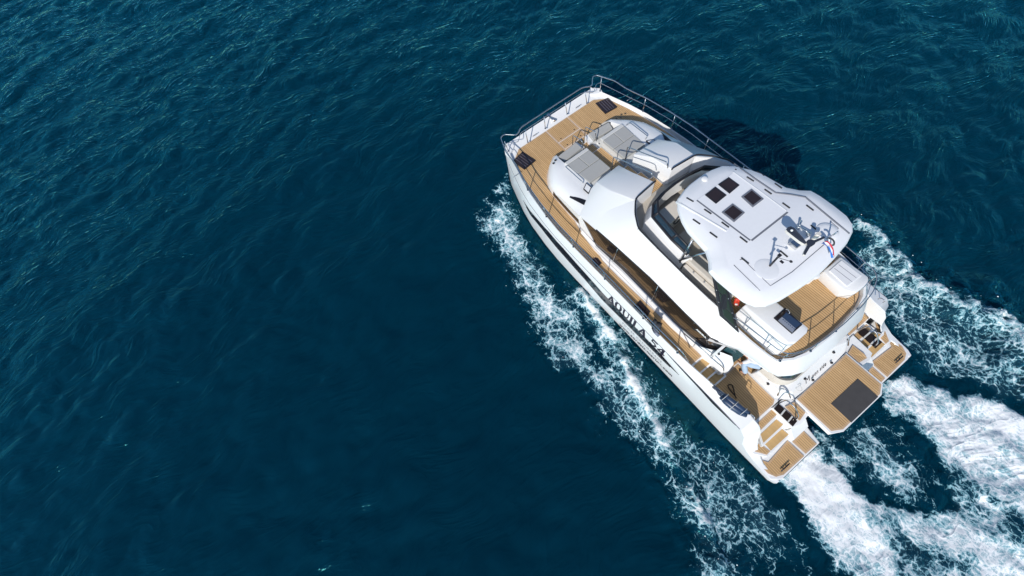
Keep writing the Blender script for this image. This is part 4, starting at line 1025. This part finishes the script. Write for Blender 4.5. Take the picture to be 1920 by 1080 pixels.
# folded towel on the aft bench
bm = bmesh.new()
tw = [Vector(p) for p in ats([(1464, 709, 1.84), (1478, 714, 1.84), (1493, 713, 1.84), (1500, 704, 1.84), (1486, 698, 1.84), (1464, 700, 1.84)])]
prism(bm, [tuple(p) for p in tw], .03); bmesh.ops.subdivide_edges(bm, edges=bm.edges[:], cuts=3, use_grid_fill=True)
for v in bm.verts: v.co.z += .02 * math.sin(14 * v.co.x + 9 * v.co.y)
def towel_mat():
    m = mat('towel', (.4, .7, .7), .9); t = m.node_tree; b = t.nodes['Principled BSDF']
    tc = t.nodes.new('ShaderNodeTexCoord'); n = t.nodes.new('ShaderNodeTexNoise'); n.inputs['Scale'].default_value = 3.2; r = t.nodes.new('ShaderNodeValToRGB')
    t.links.new(tc.outputs['Object'], n.inputs['Vector']); t.links.new(n.outputs['Fac'], r.inputs['Fac']); t.links.new(r.outputs['Color'], b.inputs['Base Color'])
    r.color_ramp.elements[0].position = .35; r.color_ramp.elements[0].color = (.02, .05, .08, 1); r.color_ramp.elements[1].position = .5; r.color_ramp.elements[1].color = (.45, .72, .78, 1)
    e = r.color_ramp.elements.new(.62); e.color = (.55, .75, .25, 1)
    return m
tag(build('beach_towel', bm, towel_mat(), None, smooth=True, sharp=60), 'pale blue and green beach towel spread on the beige aft bench', 'towel')

# ---- the person in the cockpit, seated and leaning towards the saloon door
person = tag(empty('person', (-4.9, 1.6, CZ)), 'person in light blue jeans and white top leaning forward by the saloon door', 'person')
def skin(name, V, Ed, rad, mtl, parent, root=0, lv=2):
    me = bpy.data.meshes.new(name); me.from_pydata([tuple(Vector(v) - parent.location) for v in V], Ed, []); o = bpy.data.objects.new(name, me); COL.objects.link(o); o.parent = parent
    mo = o.modifiers.new('skin', 'SKIN'); mo.use_smooth_shade = True
    for i, sv in enumerate(me.skin_vertices[0].data):
        r = rad[i]; sv.radius = (r, r) if isinstance(r, (int, float)) else r; sv.use_root = (i == root)
    sb = o.modifiers.new('sub', 'SUBSURF'); sb.levels = lv; sb.render_levels = lv
    dg = bpy.context.evaluated_depsgraph_get(); me2 = bpy.data.meshes.new_from_object(o.evaluated_get(dg)); o.modifiers.clear(); o.data = me2; me2.name = name
    me2.materials.clear(); me2.materials.append(mtl)
    for p in me2.polygons: p.use_smooth = True
    return o
hip = Vector((-4.98, 1.42, 1.72)); sh = Vector((-4.60, 1.66, 2.08)); hd = Vector((-4.30, 1.84, 2.18))
kn1 = Vector((-4.62, 1.84, 1.78)); an1 = Vector((-4.93, 1.90, 1.33)); kn2 = Vector((-4.58, 1.55, 1.76)); an2 = Vector((-4.75, 1.58, 1.33))
toe = Vector((.17, .02, -.04))
sidev = Vector((.35, -.55, 0)).normalized()
s1, s2 = sh - sidev * .17, sh + sidev * .17
el1 = Vector((-4.58, 1.96, 1.86)); ha1 = Vector((-4.42, 1.92, 1.72)); el2 = Vector((-4.36, 1.52, 1.84)); ha2 = Vector((-4.25, 1.70, 1.74))
V = [hip, hip.lerp(sh, .5), sh, sh.lerp(hd, .38), hd.lerp(sh, .12), hd + Vector((.05, .03, .05)),
     hip - sidev * .10, kn1, an1, an1 + toe, hip + sidev * .10, kn2, an2, an2 + toe, s1, el1, ha1, s2, el2, ha2]
Ed = [(0, 1), (1, 2), (2, 3), (3, 4), (4, 5), (0, 6), (6, 7), (7, 8), (8, 9), (0, 10), (10, 11), (11, 12), (12, 13), (2, 14), (14, 15), (15, 16), (2, 17), (17, 18), (18, 19)]
rad = [.14, .13, .135, .055, .095, .085, .10, .065, .042, .032, .10, .065, .042, .032, .065, .042, .028, .065, .042, .028]
n0 = len(V)
for ha, el in ((ha1, el1), (ha2, el2)):
    d = (ha - el).normalized(); sd_ = d.cross(Vector((0, 0, 1))).normalized(); ib = V.index(ha)
    pm = ha + d * .07; V.append(pm); Ed.append((ib, len(V) - 1)); rad.append((.034, .018)); ip = len(V) - 1
    for k, (off, ln) in enumerate(((-.028, .065), (-.010, .078), (.010, .072), (.028, .055))):
        b1 = pm + sd_ * off + d * .015; V += [b1 + d * ln * .5 - Vector((0, 0, .01)), b1 + d * ln - Vector((0, 0, .035))]; n = len(V)
        Ed += [(ip, n - 2), (n - 2, n - 1)]; rad += [.0095, .008]
    V += [ha + d * .03 - sd_ * .045, ha + d * .075 - sd_ * .06 - Vector((0, 0, .02))]; n = len(V); Ed += [(ib, n - 2), (n - 2, n - 1)]; rad += [.012, .009]
skinm = mat('skin', (.50, .26, .17), .55)
body = skin('body', V, Ed, rad, skinm, person)
V = [hip + Vector((0, 0, .02)), hip - sidev * .10, kn1, an1 + Vector((0, 0, .06)), hip + sidev * .10, kn2, an2 + Vector((0, 0, .06)), hip.lerp(sh, .28)]
skin('jeans', V, [(0, 1), (1, 2), (2, 3), (0, 4), (4, 5), (5, 6), (0, 7)], [.19, .15, .115, .09, .15, .115, .09, .17], mottle(mat('denim_light', (.40, .52, .66), .85), 9, .16), person)
V = [hip.lerp(sh, .22), hip.lerp(sh, .6), sh, sh.lerp(hd, .25), s1, s1.lerp(el1, .85), s2, s2.lerp(el2, .85)]
skin('shirt', V, [(0, 1), (1, 2), (2, 3), (2, 4), (4, 5), (2, 6), (6, 7)], [.16, .155, .155, .075, .085, .062, .085, .062], mottle(mat('shirt_white', (.74, .74, .76), .85), 9, .06), person)
for an in (an1, an2):
    skin('shoe', [an + Vector((-.05, 0, -.035)), an + Vector((.05, 0, -.045)), an + toe + Vector((.05, 0, -.01))], [(0, 1), (1, 2)], [.05, .048, .038], mat('shoe_black', (.02, .02, .025), .6), person)
bm = bmesh.new(); bmesh.ops.create_icosphere(bm, subdivisions=3, radius=1)
fw = (hd - sh).normalized()
for v in bm.verts:
    k = 1 + .08 * math.sin(9 * v.co.x) * math.sin(8 * v.co.y + 2); q = v.co * .125 * k
    q = hd + Vector((-.01, -.005, .045)) + Vector((q.x, q.y * .95, q.z * .9)); v.co = q - person.location
build('hair', bm, mottle(mat('hair_auburn', (.16, .06, .025), .6), 20, .4, .4), person, smooth=True, sharp=180)

# ------------------------------------------------------------------ the sea
def fft_noise(N, L, spec, seed):
    rng = np.random.default_rng(seed); k = np.fft.fftfreq(N, L / N) * 2 * np.pi
    KX, KY = np.meshgrid(k, k, indexing='ij'); K = np.hypot(KX, KY); K[0, 0] = 1e-6
    A = np.sqrt(spec(KX, KY, K)); A[0, 0] = 0
    F = A * (rng.normal(size=(N, N)) + 1j * rng.normal(size=(N, N)))
    h = np.real(np.fft.ifft2(F)); s_ = h.std()
    dx = np.real(np.fft.ifft2(-1j * F * KX / K)) / s_; dy = np.real(np.fft.ifft2(-1j * F * KY / K)) / s_
    return h / s_, dx, dy
def sample(T, L, X, Y):
    N = T.shape[0]; fx = (X / L * N) % N; fy = (Y / L * N) % N
    i = np.floor(fx).astype(int) % N; j = np.floor(fy).astype(int) % N; a = fx - np.floor(fx); b = fy - np.floor(fy); i2 = (i + 1) % N; j2 = (j + 1) % N
    return (T[i, j] * (1 - a) + T[i2, j] * a) * (1 - b) + (T[i, j2] * (1 - a) + T[i2, j2] * a) * b
WD = np.array([math.cos(R(8)), math.sin(R(8))])
def sea_spec(KX, KY, K):
    kp = 2 * np.pi / 4.6
    c = (KX * WD[0] + KY * WD[1]) / K
    return np.exp(-1.25 * (kp / K) ** 2) / K ** 3.6 * (0.13 + np.abs(c) ** 4) * np.exp(-(K * .09) ** 2)
h1, dx1, dy1 = fft_noise(640, 71.0, sea_spec, 11)
h2, dx2, dy2 = fft_noise(512, 23.0, lambda KX, KY, K: np.exp(-(2.2 / K) ** 2) / K ** 3.3 * (.35 + np.abs((KX * math.cos(R(-22)) + KY * math.sin(R(-22))) / K) ** 2) * np.exp(-(K * .03) ** 2), 5)
hn, _, _ = fft_noise(512, 16.0, lambda KX, KY, K: np.exp(-(1.6 / K) ** 2) / K ** 2.9, 21)
def grow(a, d, n=30, g=1.35):
    out = []; st = d
    for _ in range(n): st *= g; a_ = (out[-1] if out else a) + math.copysign(st, 1); out.append(a_)
    return np.array(out)
step_ = 0.105
xs = np.arange(-17.5, 54, step_); ys = np.arange(-28.5, 31, step_)
gx = grow(0, step_); xs = np.concatenate([(-gx[::-1] + xs[0]), xs, gx + xs[-1]]); ys = np.concatenate([(-gx[::-1] + ys[0]), ys, gx + ys[-1]])
X, Y = np.meshgrid(xs, ys, indexing='ij')
def gpts(p): return np.array([at(u, v, 0)[:2] for u, v in p])
def segd(P, closed=True):
    D = np.full(X.shape, 1e9); n = len(P)
    for i in range(n if closed else n - 1):
        a, b = P[i], P[(i + 1) % n]; ab = b - a; L2 = (ab ** 2).sum() + 1e-12
        t = np.clip(((X - a[0]) * ab[0] + (Y - a[1]) * ab[1]) / L2, 0, 1)
        D = np.minimum(D, (X - a[0] - t * ab[0]) ** 2 + (Y - a[1] - t * ab[1]) ** 2)
    return np.sqrt(D)
def inside(P):
    c = np.zeros(X.shape, bool); n = len(P)
    for i in range(n):
        a, b = P[i], P[i - 1]
        if abs(a[1] - b[1]) < 1e-9: continue
        c ^= ((a[1] > Y) != (b[1] > Y)) & (X < (b[0] - a[0]) * (Y - a[1]) / (b[1] - a[1]) + a[0])
    return c
wob = sample(hn, 16.0, X, Y)
def zone(p, f):
    P = gpts(p); sd_ = segd(P) * np.where(inside(P), 1, -1) + wob * f * .45
    return 1 / (1 + np.exp(-sd_ / f * 4))
def line(p, wd): 
    return np.exp(-(segd(gpts(p), False) + wob * wd * .35) ** 2 / wd ** 2)
foam = np.zeros(X.shape)
def add(a): 
    global foam; foam = np.maximum(foam, a)
Z1 = [(953, 338), (930, 360), (908, 400), (902, 436), (918, 462), (945, 478), (968, 510), (1000, 560), (1005, 600), (1022, 640), (1040, 690), (1075, 715), (1110, 745), (1130, 760), (1145, 740), (1135, 700), (1120, 660), (1095, 620), (1075, 580), (1040, 540), (1010, 490), (992, 452), (985, 420), (968, 370)]
add(.60 * zone(Z1, .55)); add(.80 * line([(960, 470), (985, 508), (1005, 560), (1015, 590)], .6))
add(.86 * zone([(938, 378), (912, 418), (925, 445), (960, 470), (985, 508), (1003, 545), (1020, 580), (1045, 625), (1070, 660), (1085, 650), (1050, 585), (1020, 530), (995, 490), (980, 455), (955, 440), (950, 400)], .6))
add(.52 * zone([(1060, 690), (1110, 700), (1160, 715), (1205, 770), (1240, 830), (1290, 890), (1330, 950), (1370, 1010), (1410, 1080), (1350, 1080), (1300, 990), (1250, 930), (1200, 880), (1160, 830), (1150, 790), (1100, 745)], .7))
ridge = [(1088, 545), (1100, 572), (1125, 605), (1150, 640), (1172, 695), (1200, 745), (1228, 800), (1250, 845), (1280, 890), (1300, 930), (1330, 985), (1352, 1060)]
rl_ = line(ridge, .20); add(.95 * line(ridge, .15)); add(.58 * line(ridge, .60))
add(.47 * zone([(1092, 550), (1135, 600), (1185, 660), (1245, 735), (1305, 810), (1365, 870), (1425, 920), (1470, 965), (1510, 1030), (1530, 1080), (1360, 1080), (1310, 960), (1250, 850), (1170, 695)], .5))
jetp = [(1447, 903), (1480, 927), (1503, 960), (1527, 1003), (1533, 1027), (1557, 1080), (1990, 1150), (1990, 985), (1860, 972), (1800, 965), (1730, 955), (1680, 950), (1640, 945), (1595, 922), (1565, 870), (1540, 838), (1500, 850)]
jets = [(1640, 730), (1690, 688), (1720, 715), (1770, 725), (1840, 742), (1900, 780), (1990, 810), (1990, 1150), (1700, 1080), (1745, 960), (1790, 960), (1778, 900), (1752, 850), (1748, 830), (1715, 795), (1665, 768)]
zp, zs = zone(jetp, .30), zone(jets, .30)
jet = np.maximum(zp, zs); churn_ = sample(hn, 16.0, X * .7 + 3, Y * .7)
add((.93 + .07 * churn_) * jet)
add(.58 * zone([(1590, 800), (1620, 790), (1660, 830), (1700, 880), (1740, 930), (1690, 940), (1650, 900), (1610, 850)], .35))
add(.55 * zone([(1510, 790), (1560, 820), (1620, 895), (1600, 915), (1550, 850)], .35))
add(.36 * zone([(1560, 800), (1660, 760), (1780, 900), (1740, 960), (1640, 940)], .3))
dk = .50 * zone([(1752, 858), (1800, 885), (1850, 930), (1910, 985), (1860, 995), (1800, 945)], .45) + .48 * zone([(1670, 985), (1750, 1020), (1830, 1060), (1820, 1080), (1700, 1060)], .5)
foam = foam * (1 - dk)
foam = foam * (1 + .16 * np.where(jet > .5, .3, 1) * sample(hn, 16.0, X * .55 + 9, Y * .8 + 2))
stb = [(1596, 425), (1640, 450), (1700, 490), (1725, 545), (1755, 555), (1785, 583), (1800, 573), (1850, 585), (1890, 620), (1900, 640), (1990, 720), (1990, 800), (1860, 735), (1800, 712), (1740, 712), (1715, 690), (1660, 600), (1630, 545), (1600, 480)]
add(.52 * zone(stb, .35))
crest = [(1598, 430), (1625, 443), (1665, 488), (1692, 516), (1715, 546), (1750, 551), (1782, 583), (1800, 575), (1850, 590), (1888, 618), (1905, 660), (1960, 720)]
cl_ = line(crest, .28); add(.78 * cl_); add(.60 * zone([(1590, 425), (1640, 450), (1690, 500), (1720, 560), (1690, 620), (1640, 560), (1605, 500)], .5))
fx = np.abs(X - 18); 
near = np.clip(1 - np.maximum(np.maximum(np.abs(X - 18) - 36, np.abs(Y - 1) - 30), 0) / 60, 0, 1)
chop = np.clip(.48 + .58 * np.clip((X - 7) / 20, 0, 1) + .58 * np.clip((5 - Y) / 8, 0, 1), 0, 1)
calm = 1 - .55 * np.clip(foam * 1.4, 0, 1)
H1, H2 = sample(h1, 71.0, X, Y), sample(h2, 23.0, X, Y)
cont = np.maximum(Y - 0, 0)
Z = near * (H1 * .056 * calm * (.35 + .65 * chop) + H2 * .020 * chop)
Xd = X + near * (sample(dx1, 71.0, X, Y) * .078 * calm * chop + sample(dx2, 23.0, X, Y) * .015 * chop); Yd = Y + near * (sample(dy1, 71.0, X, Y) * .078 * calm * chop + sample(dy2, 23.0, X, Y) * .015 * chop)
churn = sample(hn, 16.0, X * 1.0, Y); churn2 = sample(hn, 16.0, X * 2.3 + 5, Y * 2.3)
Z += .16 * line(ridge, .7) + .34 * line(crest, .8)
Z += jet * (.05 + .030 * churn + .014 * churn2) + .20 * rl_ + .22 * cl_ + .05 * np.clip(foam - .3, 0, 1) * churn2 * (1 - jet)
Z += .10 * zone(Z1, .8) * (1 - jet)
nearhull = (np.abs(Y) < 3.75) & (X > -8.2) & (X < 8.3)
Z = np.where(nearhull, np.minimum(Z, .12), Z)

def water_mat():
    m = bpy.data.materials.new('sea_water'); m.use_nodes = True; t = m.node_tree; b = t.nodes['Principled BSDF']
    L = t.links.new
    def N(k, **kw):
        n = t.nodes.new(k)
        for a, v in kw.items(): setattr(n, a, v)
        return n
    def mth(op, a, bb=None, c=None, clamp=False):
        n = N('ShaderNodeMath', operation=op, use_clamp=clamp)
        for i, q in enumerate((a, bb, c)):
            if q is None: continue
            if isinstance(q, (int, float)): n.inputs[i].default_value = q
            else: L(q, n.inputs[i])
        return n.outputs[0]
    def smooth(x, a, bb):
        n = N('ShaderNodeMapRange', interpolation_type='SMOOTHSTEP'); L(x, n.inputs[0])
        for i, q in ((1, a), (2, bb)):
            if isinstance(q, (int, float)): n.inputs[i].default_value = q
            else: L(q, n.inputs[i])
        return n.outputs[0]
    at_ = N('ShaderNodeAttribute', attribute_name='foam'); dens = at_.outputs['Fac']
    tc = N('ShaderNodeTexCoord'); co = tc.outputs['Object']
    def noise(sc, det, rough=.6, dist=0.0, vec=None):
        n = N('ShaderNodeTexNoise'); n.inputs['Scale'].default_value = sc; n.inputs['Detail'].default_value = det; n.inputs['Roughness'].default_value = rough; n.inputs['Distortion'].default_value = dist
        L(vec or co, n.inputs['Vector']); return n
    # warped coordinates for the lace of foam
    wv = noise(0.9, 3); vm = N('ShaderNodeVectorMath', operation='MULTIPLY_ADD'); L(wv.outputs['Color'], vm.inputs[0]); vm.inputs[1].default_value = (.9, .9, .0); L(co, vm.inputs[2])
    wv2 = noise(4.5, 3); vm2 = N('ShaderNodeVectorMath', operation='MULTIPLY_ADD'); L(wv2.outputs['Color'], vm2.inputs[0]); vm2.inputs[1].default_value = (.22, .22, .0); L(vm.outputs[0], vm2.inputs[2])
    mp = N('ShaderNodeMapping'); mp.inputs['Rotation'].default_value = (0, 0, R(-35)); mp.inputs['Scale'].default_value = (1.0, 1.35, 0.0); L(vm2.outputs[0], mp.inputs[0])
    def vor(sc):
        v = N('ShaderNodeTexVoronoi', feature='DISTANCE_TO_EDGE', voronoi_dimensions='2D'); v.inputs['Scale'].default_value = sc; L(mp.outputs[0], v.inputs['Vector']); return v.outputs['Distance']
    mpj = N('ShaderNodeMapping'); mpj.inputs['Rotation'].default_value = (0, 0, R(4)); mpj.inputs['Scale'].default_value = (.42, 1.15, 1.0); L(vm.outputs[0], mpj.inputs[0])
    l1 = mth('SUBTRACT', 1, smooth(vor(1.5), 0.0, .15)); l2 = mth('SUBTRACT', 1, smooth(vor(4.6), 0.0, .20))
    n1 = noise(1.0, 9, .70, .3, mpj.outputs[0]).outputs['Fac']; n2 = noise(8.0, 6, .72, .2).outputs['Fac']; n3 = noise(34.0, 3, .7, 0).outputs['Fac']
    lace = mth('ADD', mth('MULTIPLY', l1, .20), mth('MULTIPLY', l2, .20))
    tex = mth('ADD', lace, mth('ADD', mth('MULTIPLY', mth('SUBTRACT', n1, .5), .95), mth('ADD', mth('MULTIPLY', mth('SUBTRACT', n2, .5), .95), mth('MULTIPLY', mth('SUBTRACT', n3, .5), .70))))
    tex = mth('ADD', tex, .34)
    thr = mth('SUBTRACT', 1.0, dens)
    f = smooth(tex, mth('SUBTRACT', thr, .06), mth('ADD', thr, .10))
    f = mth('MULTIPLY', f, smooth(dens, .12, .3))
    aer = smooth(dens, .30, .95)
    # base colours of the water: deep and aerated
    big = noise(.09, 4).outputs['Fac']
    mx = N('ShaderNodeMix', data_type='RGBA'); L(big, mx.inputs['Factor']); mx.inputs['A'].default_value = (0.0002, 0.0200, 0.0420, 1); mx.inputs['B'].default_value = (0.0003, 0.0310, 0.0590, 1)
    m2 = N('ShaderNodeMix', data_type='RGBA'); L(mth('MULTIPLY', aer, .55), m2.inputs['Factor']); L(mx.outputs['Result'], m2.inputs['A']); m2.inputs['B'].default_value = (0.055, 0.15, 0.20, 1)
    fc = N('ShaderNodeMix', data_type='RGBA'); L(smooth(tex, mth('ADD', thr, -.02), mth('ADD', thr, .60)), fc.inputs['Factor']); fc.inputs['A'].default_value = (.14, .36, .43, 1); fc.inputs['B'].default_value = (.92, .935, .94, 1)
    out = [n for n in t.nodes if n.type == 'OUTPUT_MATERIAL'][0]
    t.nodes.remove(b)
    dif = N('ShaderNodeSubsurfaceScattering', falloff='RANDOM_WALK'); L(m2.outputs['Result'], dif.inputs['Color'])
    dif.inputs['Radius'].default_value = (.4, 1.0, 1.2); dif.inputs['Scale'].default_value = 0.55
    glo = N('ShaderNodeBsdfGlossy'); glo.inputs['Color'].default_value = (.20, .88, 1.0, 1); glo.inputs['Roughness'].default_value = .05
    fre = N('ShaderNodeFresnel'); fre.inputs['IOR'].default_value = 1.33
    gt = N('ShaderNodeMix', data_type='RGBA'); L(smooth(fre.outputs[0], .40, .95), gt.inputs['Factor']); gt.inputs['A'].default_value = (.20, .95, 1.0, 1); gt.inputs['B'].default_value = (.40, .78, .92, 1); L(gt.outputs['Result'], glo.inputs['Color'])
    wat = N('ShaderNodeMixShader'); L(fre.outputs[0], wat.inputs[0]); L(dif.outputs[0], wat.inputs[1]); L(glo.outputs[0], wat.inputs[2])
    frd = N('ShaderNodeBsdfDiffuse'); L(fc.outputs['Result'], frd.inputs['Color'])
    al = N('ShaderNodeMixShader'); L(f, al.inputs[0]); L(wat.outputs[0], al.inputs[1]); L(frd.outputs[0], al.inputs[2])
    L(al.outputs[0], out.inputs['Surface'])
    # wavelets and froth relief
    wd = noise(.16, 2); wdm = N('ShaderNodeVectorMath', operation='MULTIPLY_ADD'); L(wd.outputs['Color'], wdm.inputs[0]); wdm.inputs[1].default_value = (5.0, 5.0, 0); L(co, wdm.inputs[2])
    mpw = N('ShaderNodeMapping'); mpw.inputs['Rotation'].default_value = (0, 0, R(-8)); mpw.inputs['Scale'].default_value = (1.0, .27, 1.0); L(wdm.outputs[0], mpw.inputs[0])
    def ridged(sc, det):
        n = noise(sc, det, .55, .3, mpw.outputs[0]).outputs['Fac']
        r = mth('SUBTRACT', 1.0, mth('ABSOLUTE', mth('MULTIPLY_ADD', n, 3.2, -1.6))); return mth('MULTIPLY', r, mth('ABSOLUTE', r))
    w1 = ridged(1.5, 3); w2 = mth('ADD', ridged(3.7, 4), mth('MULTIPLY', noise(9.0, 4, .6, .2).outputs['Fac'], .5))
    chp = N('ShaderNodeAttribute', attribute_name='chop').outputs['Fac']; c2 = mth('MULTIPLY', chp, chp); w2 = mth('MULTIPLY', w2, c2); w1 = mth('MULTIPLY', w1, chp)
    bp = N('ShaderNodeBump'); bp.inputs['Strength'].default_value = 1.0; bp.inputs['Distance'].default_value = .050; L(w1, bp.inputs['Height'])
    bp1 = N('ShaderNodeBump'); bp1.inputs['Strength'].default_value = 1.0; bp1.inputs['Distance'].default_value = .022; L(w2, bp1.inputs['Height']); L(bp.outputs[0], bp1.inputs['Normal'])
    bp2 = N('ShaderNodeBump'); bp2.inputs['Strength'].default_value = .2; bp2.inputs['Distance'].default_value = .05
    L(tex, bp2.inputs['Height']); L(bp.outputs[0], bp2.inputs['Normal'])
    L(bp1.outputs[0], dif.inputs['Normal']); L(bp1.outputs[0], glo.inputs['Normal']); L(bp1.outputs[0], fre.inputs['Normal']); L(bp2.outputs[0], frd.inputs['Normal'])
    return m
WM = water_mat()
def grid_mesh(name, mask):
    nx, ny = X.shape
    idx = np.arange(nx * ny).reshape(nx, ny)
    q = np.stack([idx[:-1, :-1], idx[1:, :-1], idx[1:, 1:], idx[:-1, 1:]], -1)[mask].reshape(-1, 4)
    used, inv = np.unique(q, return_inverse=True)
    co = np.stack([Xd.ravel()[used], Yd.ravel()[used], Z.ravel()[used]], 1).astype(np.float32)
    me = bpy.data.meshes.new(name); nf = len(q)
    me.vertices.add(len(used)); me.vertices.foreach_set('co', co.ravel())
    me.loops.add(nf * 4); me.loops.foreach_set('vertex_index', inv.ravel().astype(np.int32))
    me.polygons.add(nf); me.polygons.foreach_set('loop_start', np.arange(0, nf * 4, 4, dtype=np.int32)); me.polygons.foreach_set('use_smooth', np.ones(nf, bool))
    for an_, arr in (('foam', foam), ('chop', chop)): a = me.attributes.new(an_, 'FLOAT', 'POINT'); a.data.foreach_set('value', arr.ravel()[used].astype(np.float32))
    me.update(calc_edges=True); me.validate(); me.materials.append(WM)
    o = bpy.data.objects.new(name, me); COL.objects.link(o); return o
fq = np.maximum.reduce([foam[:-1, :-1], foam[1:, :-1], foam[1:, 1:], foam[:-1, 1:]])
wake = fq > .28
tag(grid_mesh('sea', ~wake), kind='structure')
tag(grid_mesh('wake_foam', wake), 'white foam and lacy froth of the bow waves and twin stern wash', 'foam', kind='stuff')

# fine spray thrown off the bow wave and the wash
rng = np.random.default_rng(2)
prob = np.clip((foam - .25) * 3, 0, 1) * (.25 + line([(945, 350), (915, 400), (905, 440), (940, 478), (980, 530), (1003, 580), (1030, 660)], .8) * 2.2 + .8 * line(ridge, .35) + .7 * line(crest, .5) + .15 * line(jetp[:6], .5) + .15 * line(jetp[8:], .5)) * (1 - .85 * jet)
dense_ = (X > -17) & (X < 20) & (np.abs(Y) < 26) & ~((np.abs(Y) < 3.75) & (X > -8.2) & (X < 8.4))
cand = np.argwhere(dense_ & (rng.random(X.shape) < prob * .085))
vs, fs = [], []
for i, j in cand:
    r = .008 + .022 * rng.random() ** 3; p = np.array([Xd[i, j], Yd[i, j], Z[i, j]]) + rng.normal(size=3) * (.22, .22, .02); p[2] += .03 + abs(rng.normal()) * .10
    if abs(p[1]) < 3.75 and -8.3 < p[0] < 8.5: continue
    b0 = len(vs); vs += [tuple(p + d * r) for d in np.array([(1, 0, 0), (-1, 0, 0), (0, 1, 0), (0, -1, 0), (0, 0, 1), (0, 0, -1)])]
    fs += [tuple(b0 + k for k in q) for q in ((0, 2, 4), (2, 1, 4), (1, 3, 4), (3, 0, 4), (2, 0, 5), (1, 2, 5), (3, 1, 5), (0, 3, 5))]
me = bpy.data.meshes.new('sea_spray'); me.from_pydata(vs, [], fs); me.materials.append(mat('spray_white', (.85, .9, .92), .4))
o = bpy.data.objects.new('sea_spray', me); COL.objects.link(o); tag(o, 'fine white droplets of spray flying over the bow wave and wash', 'spray', kind='stuff')
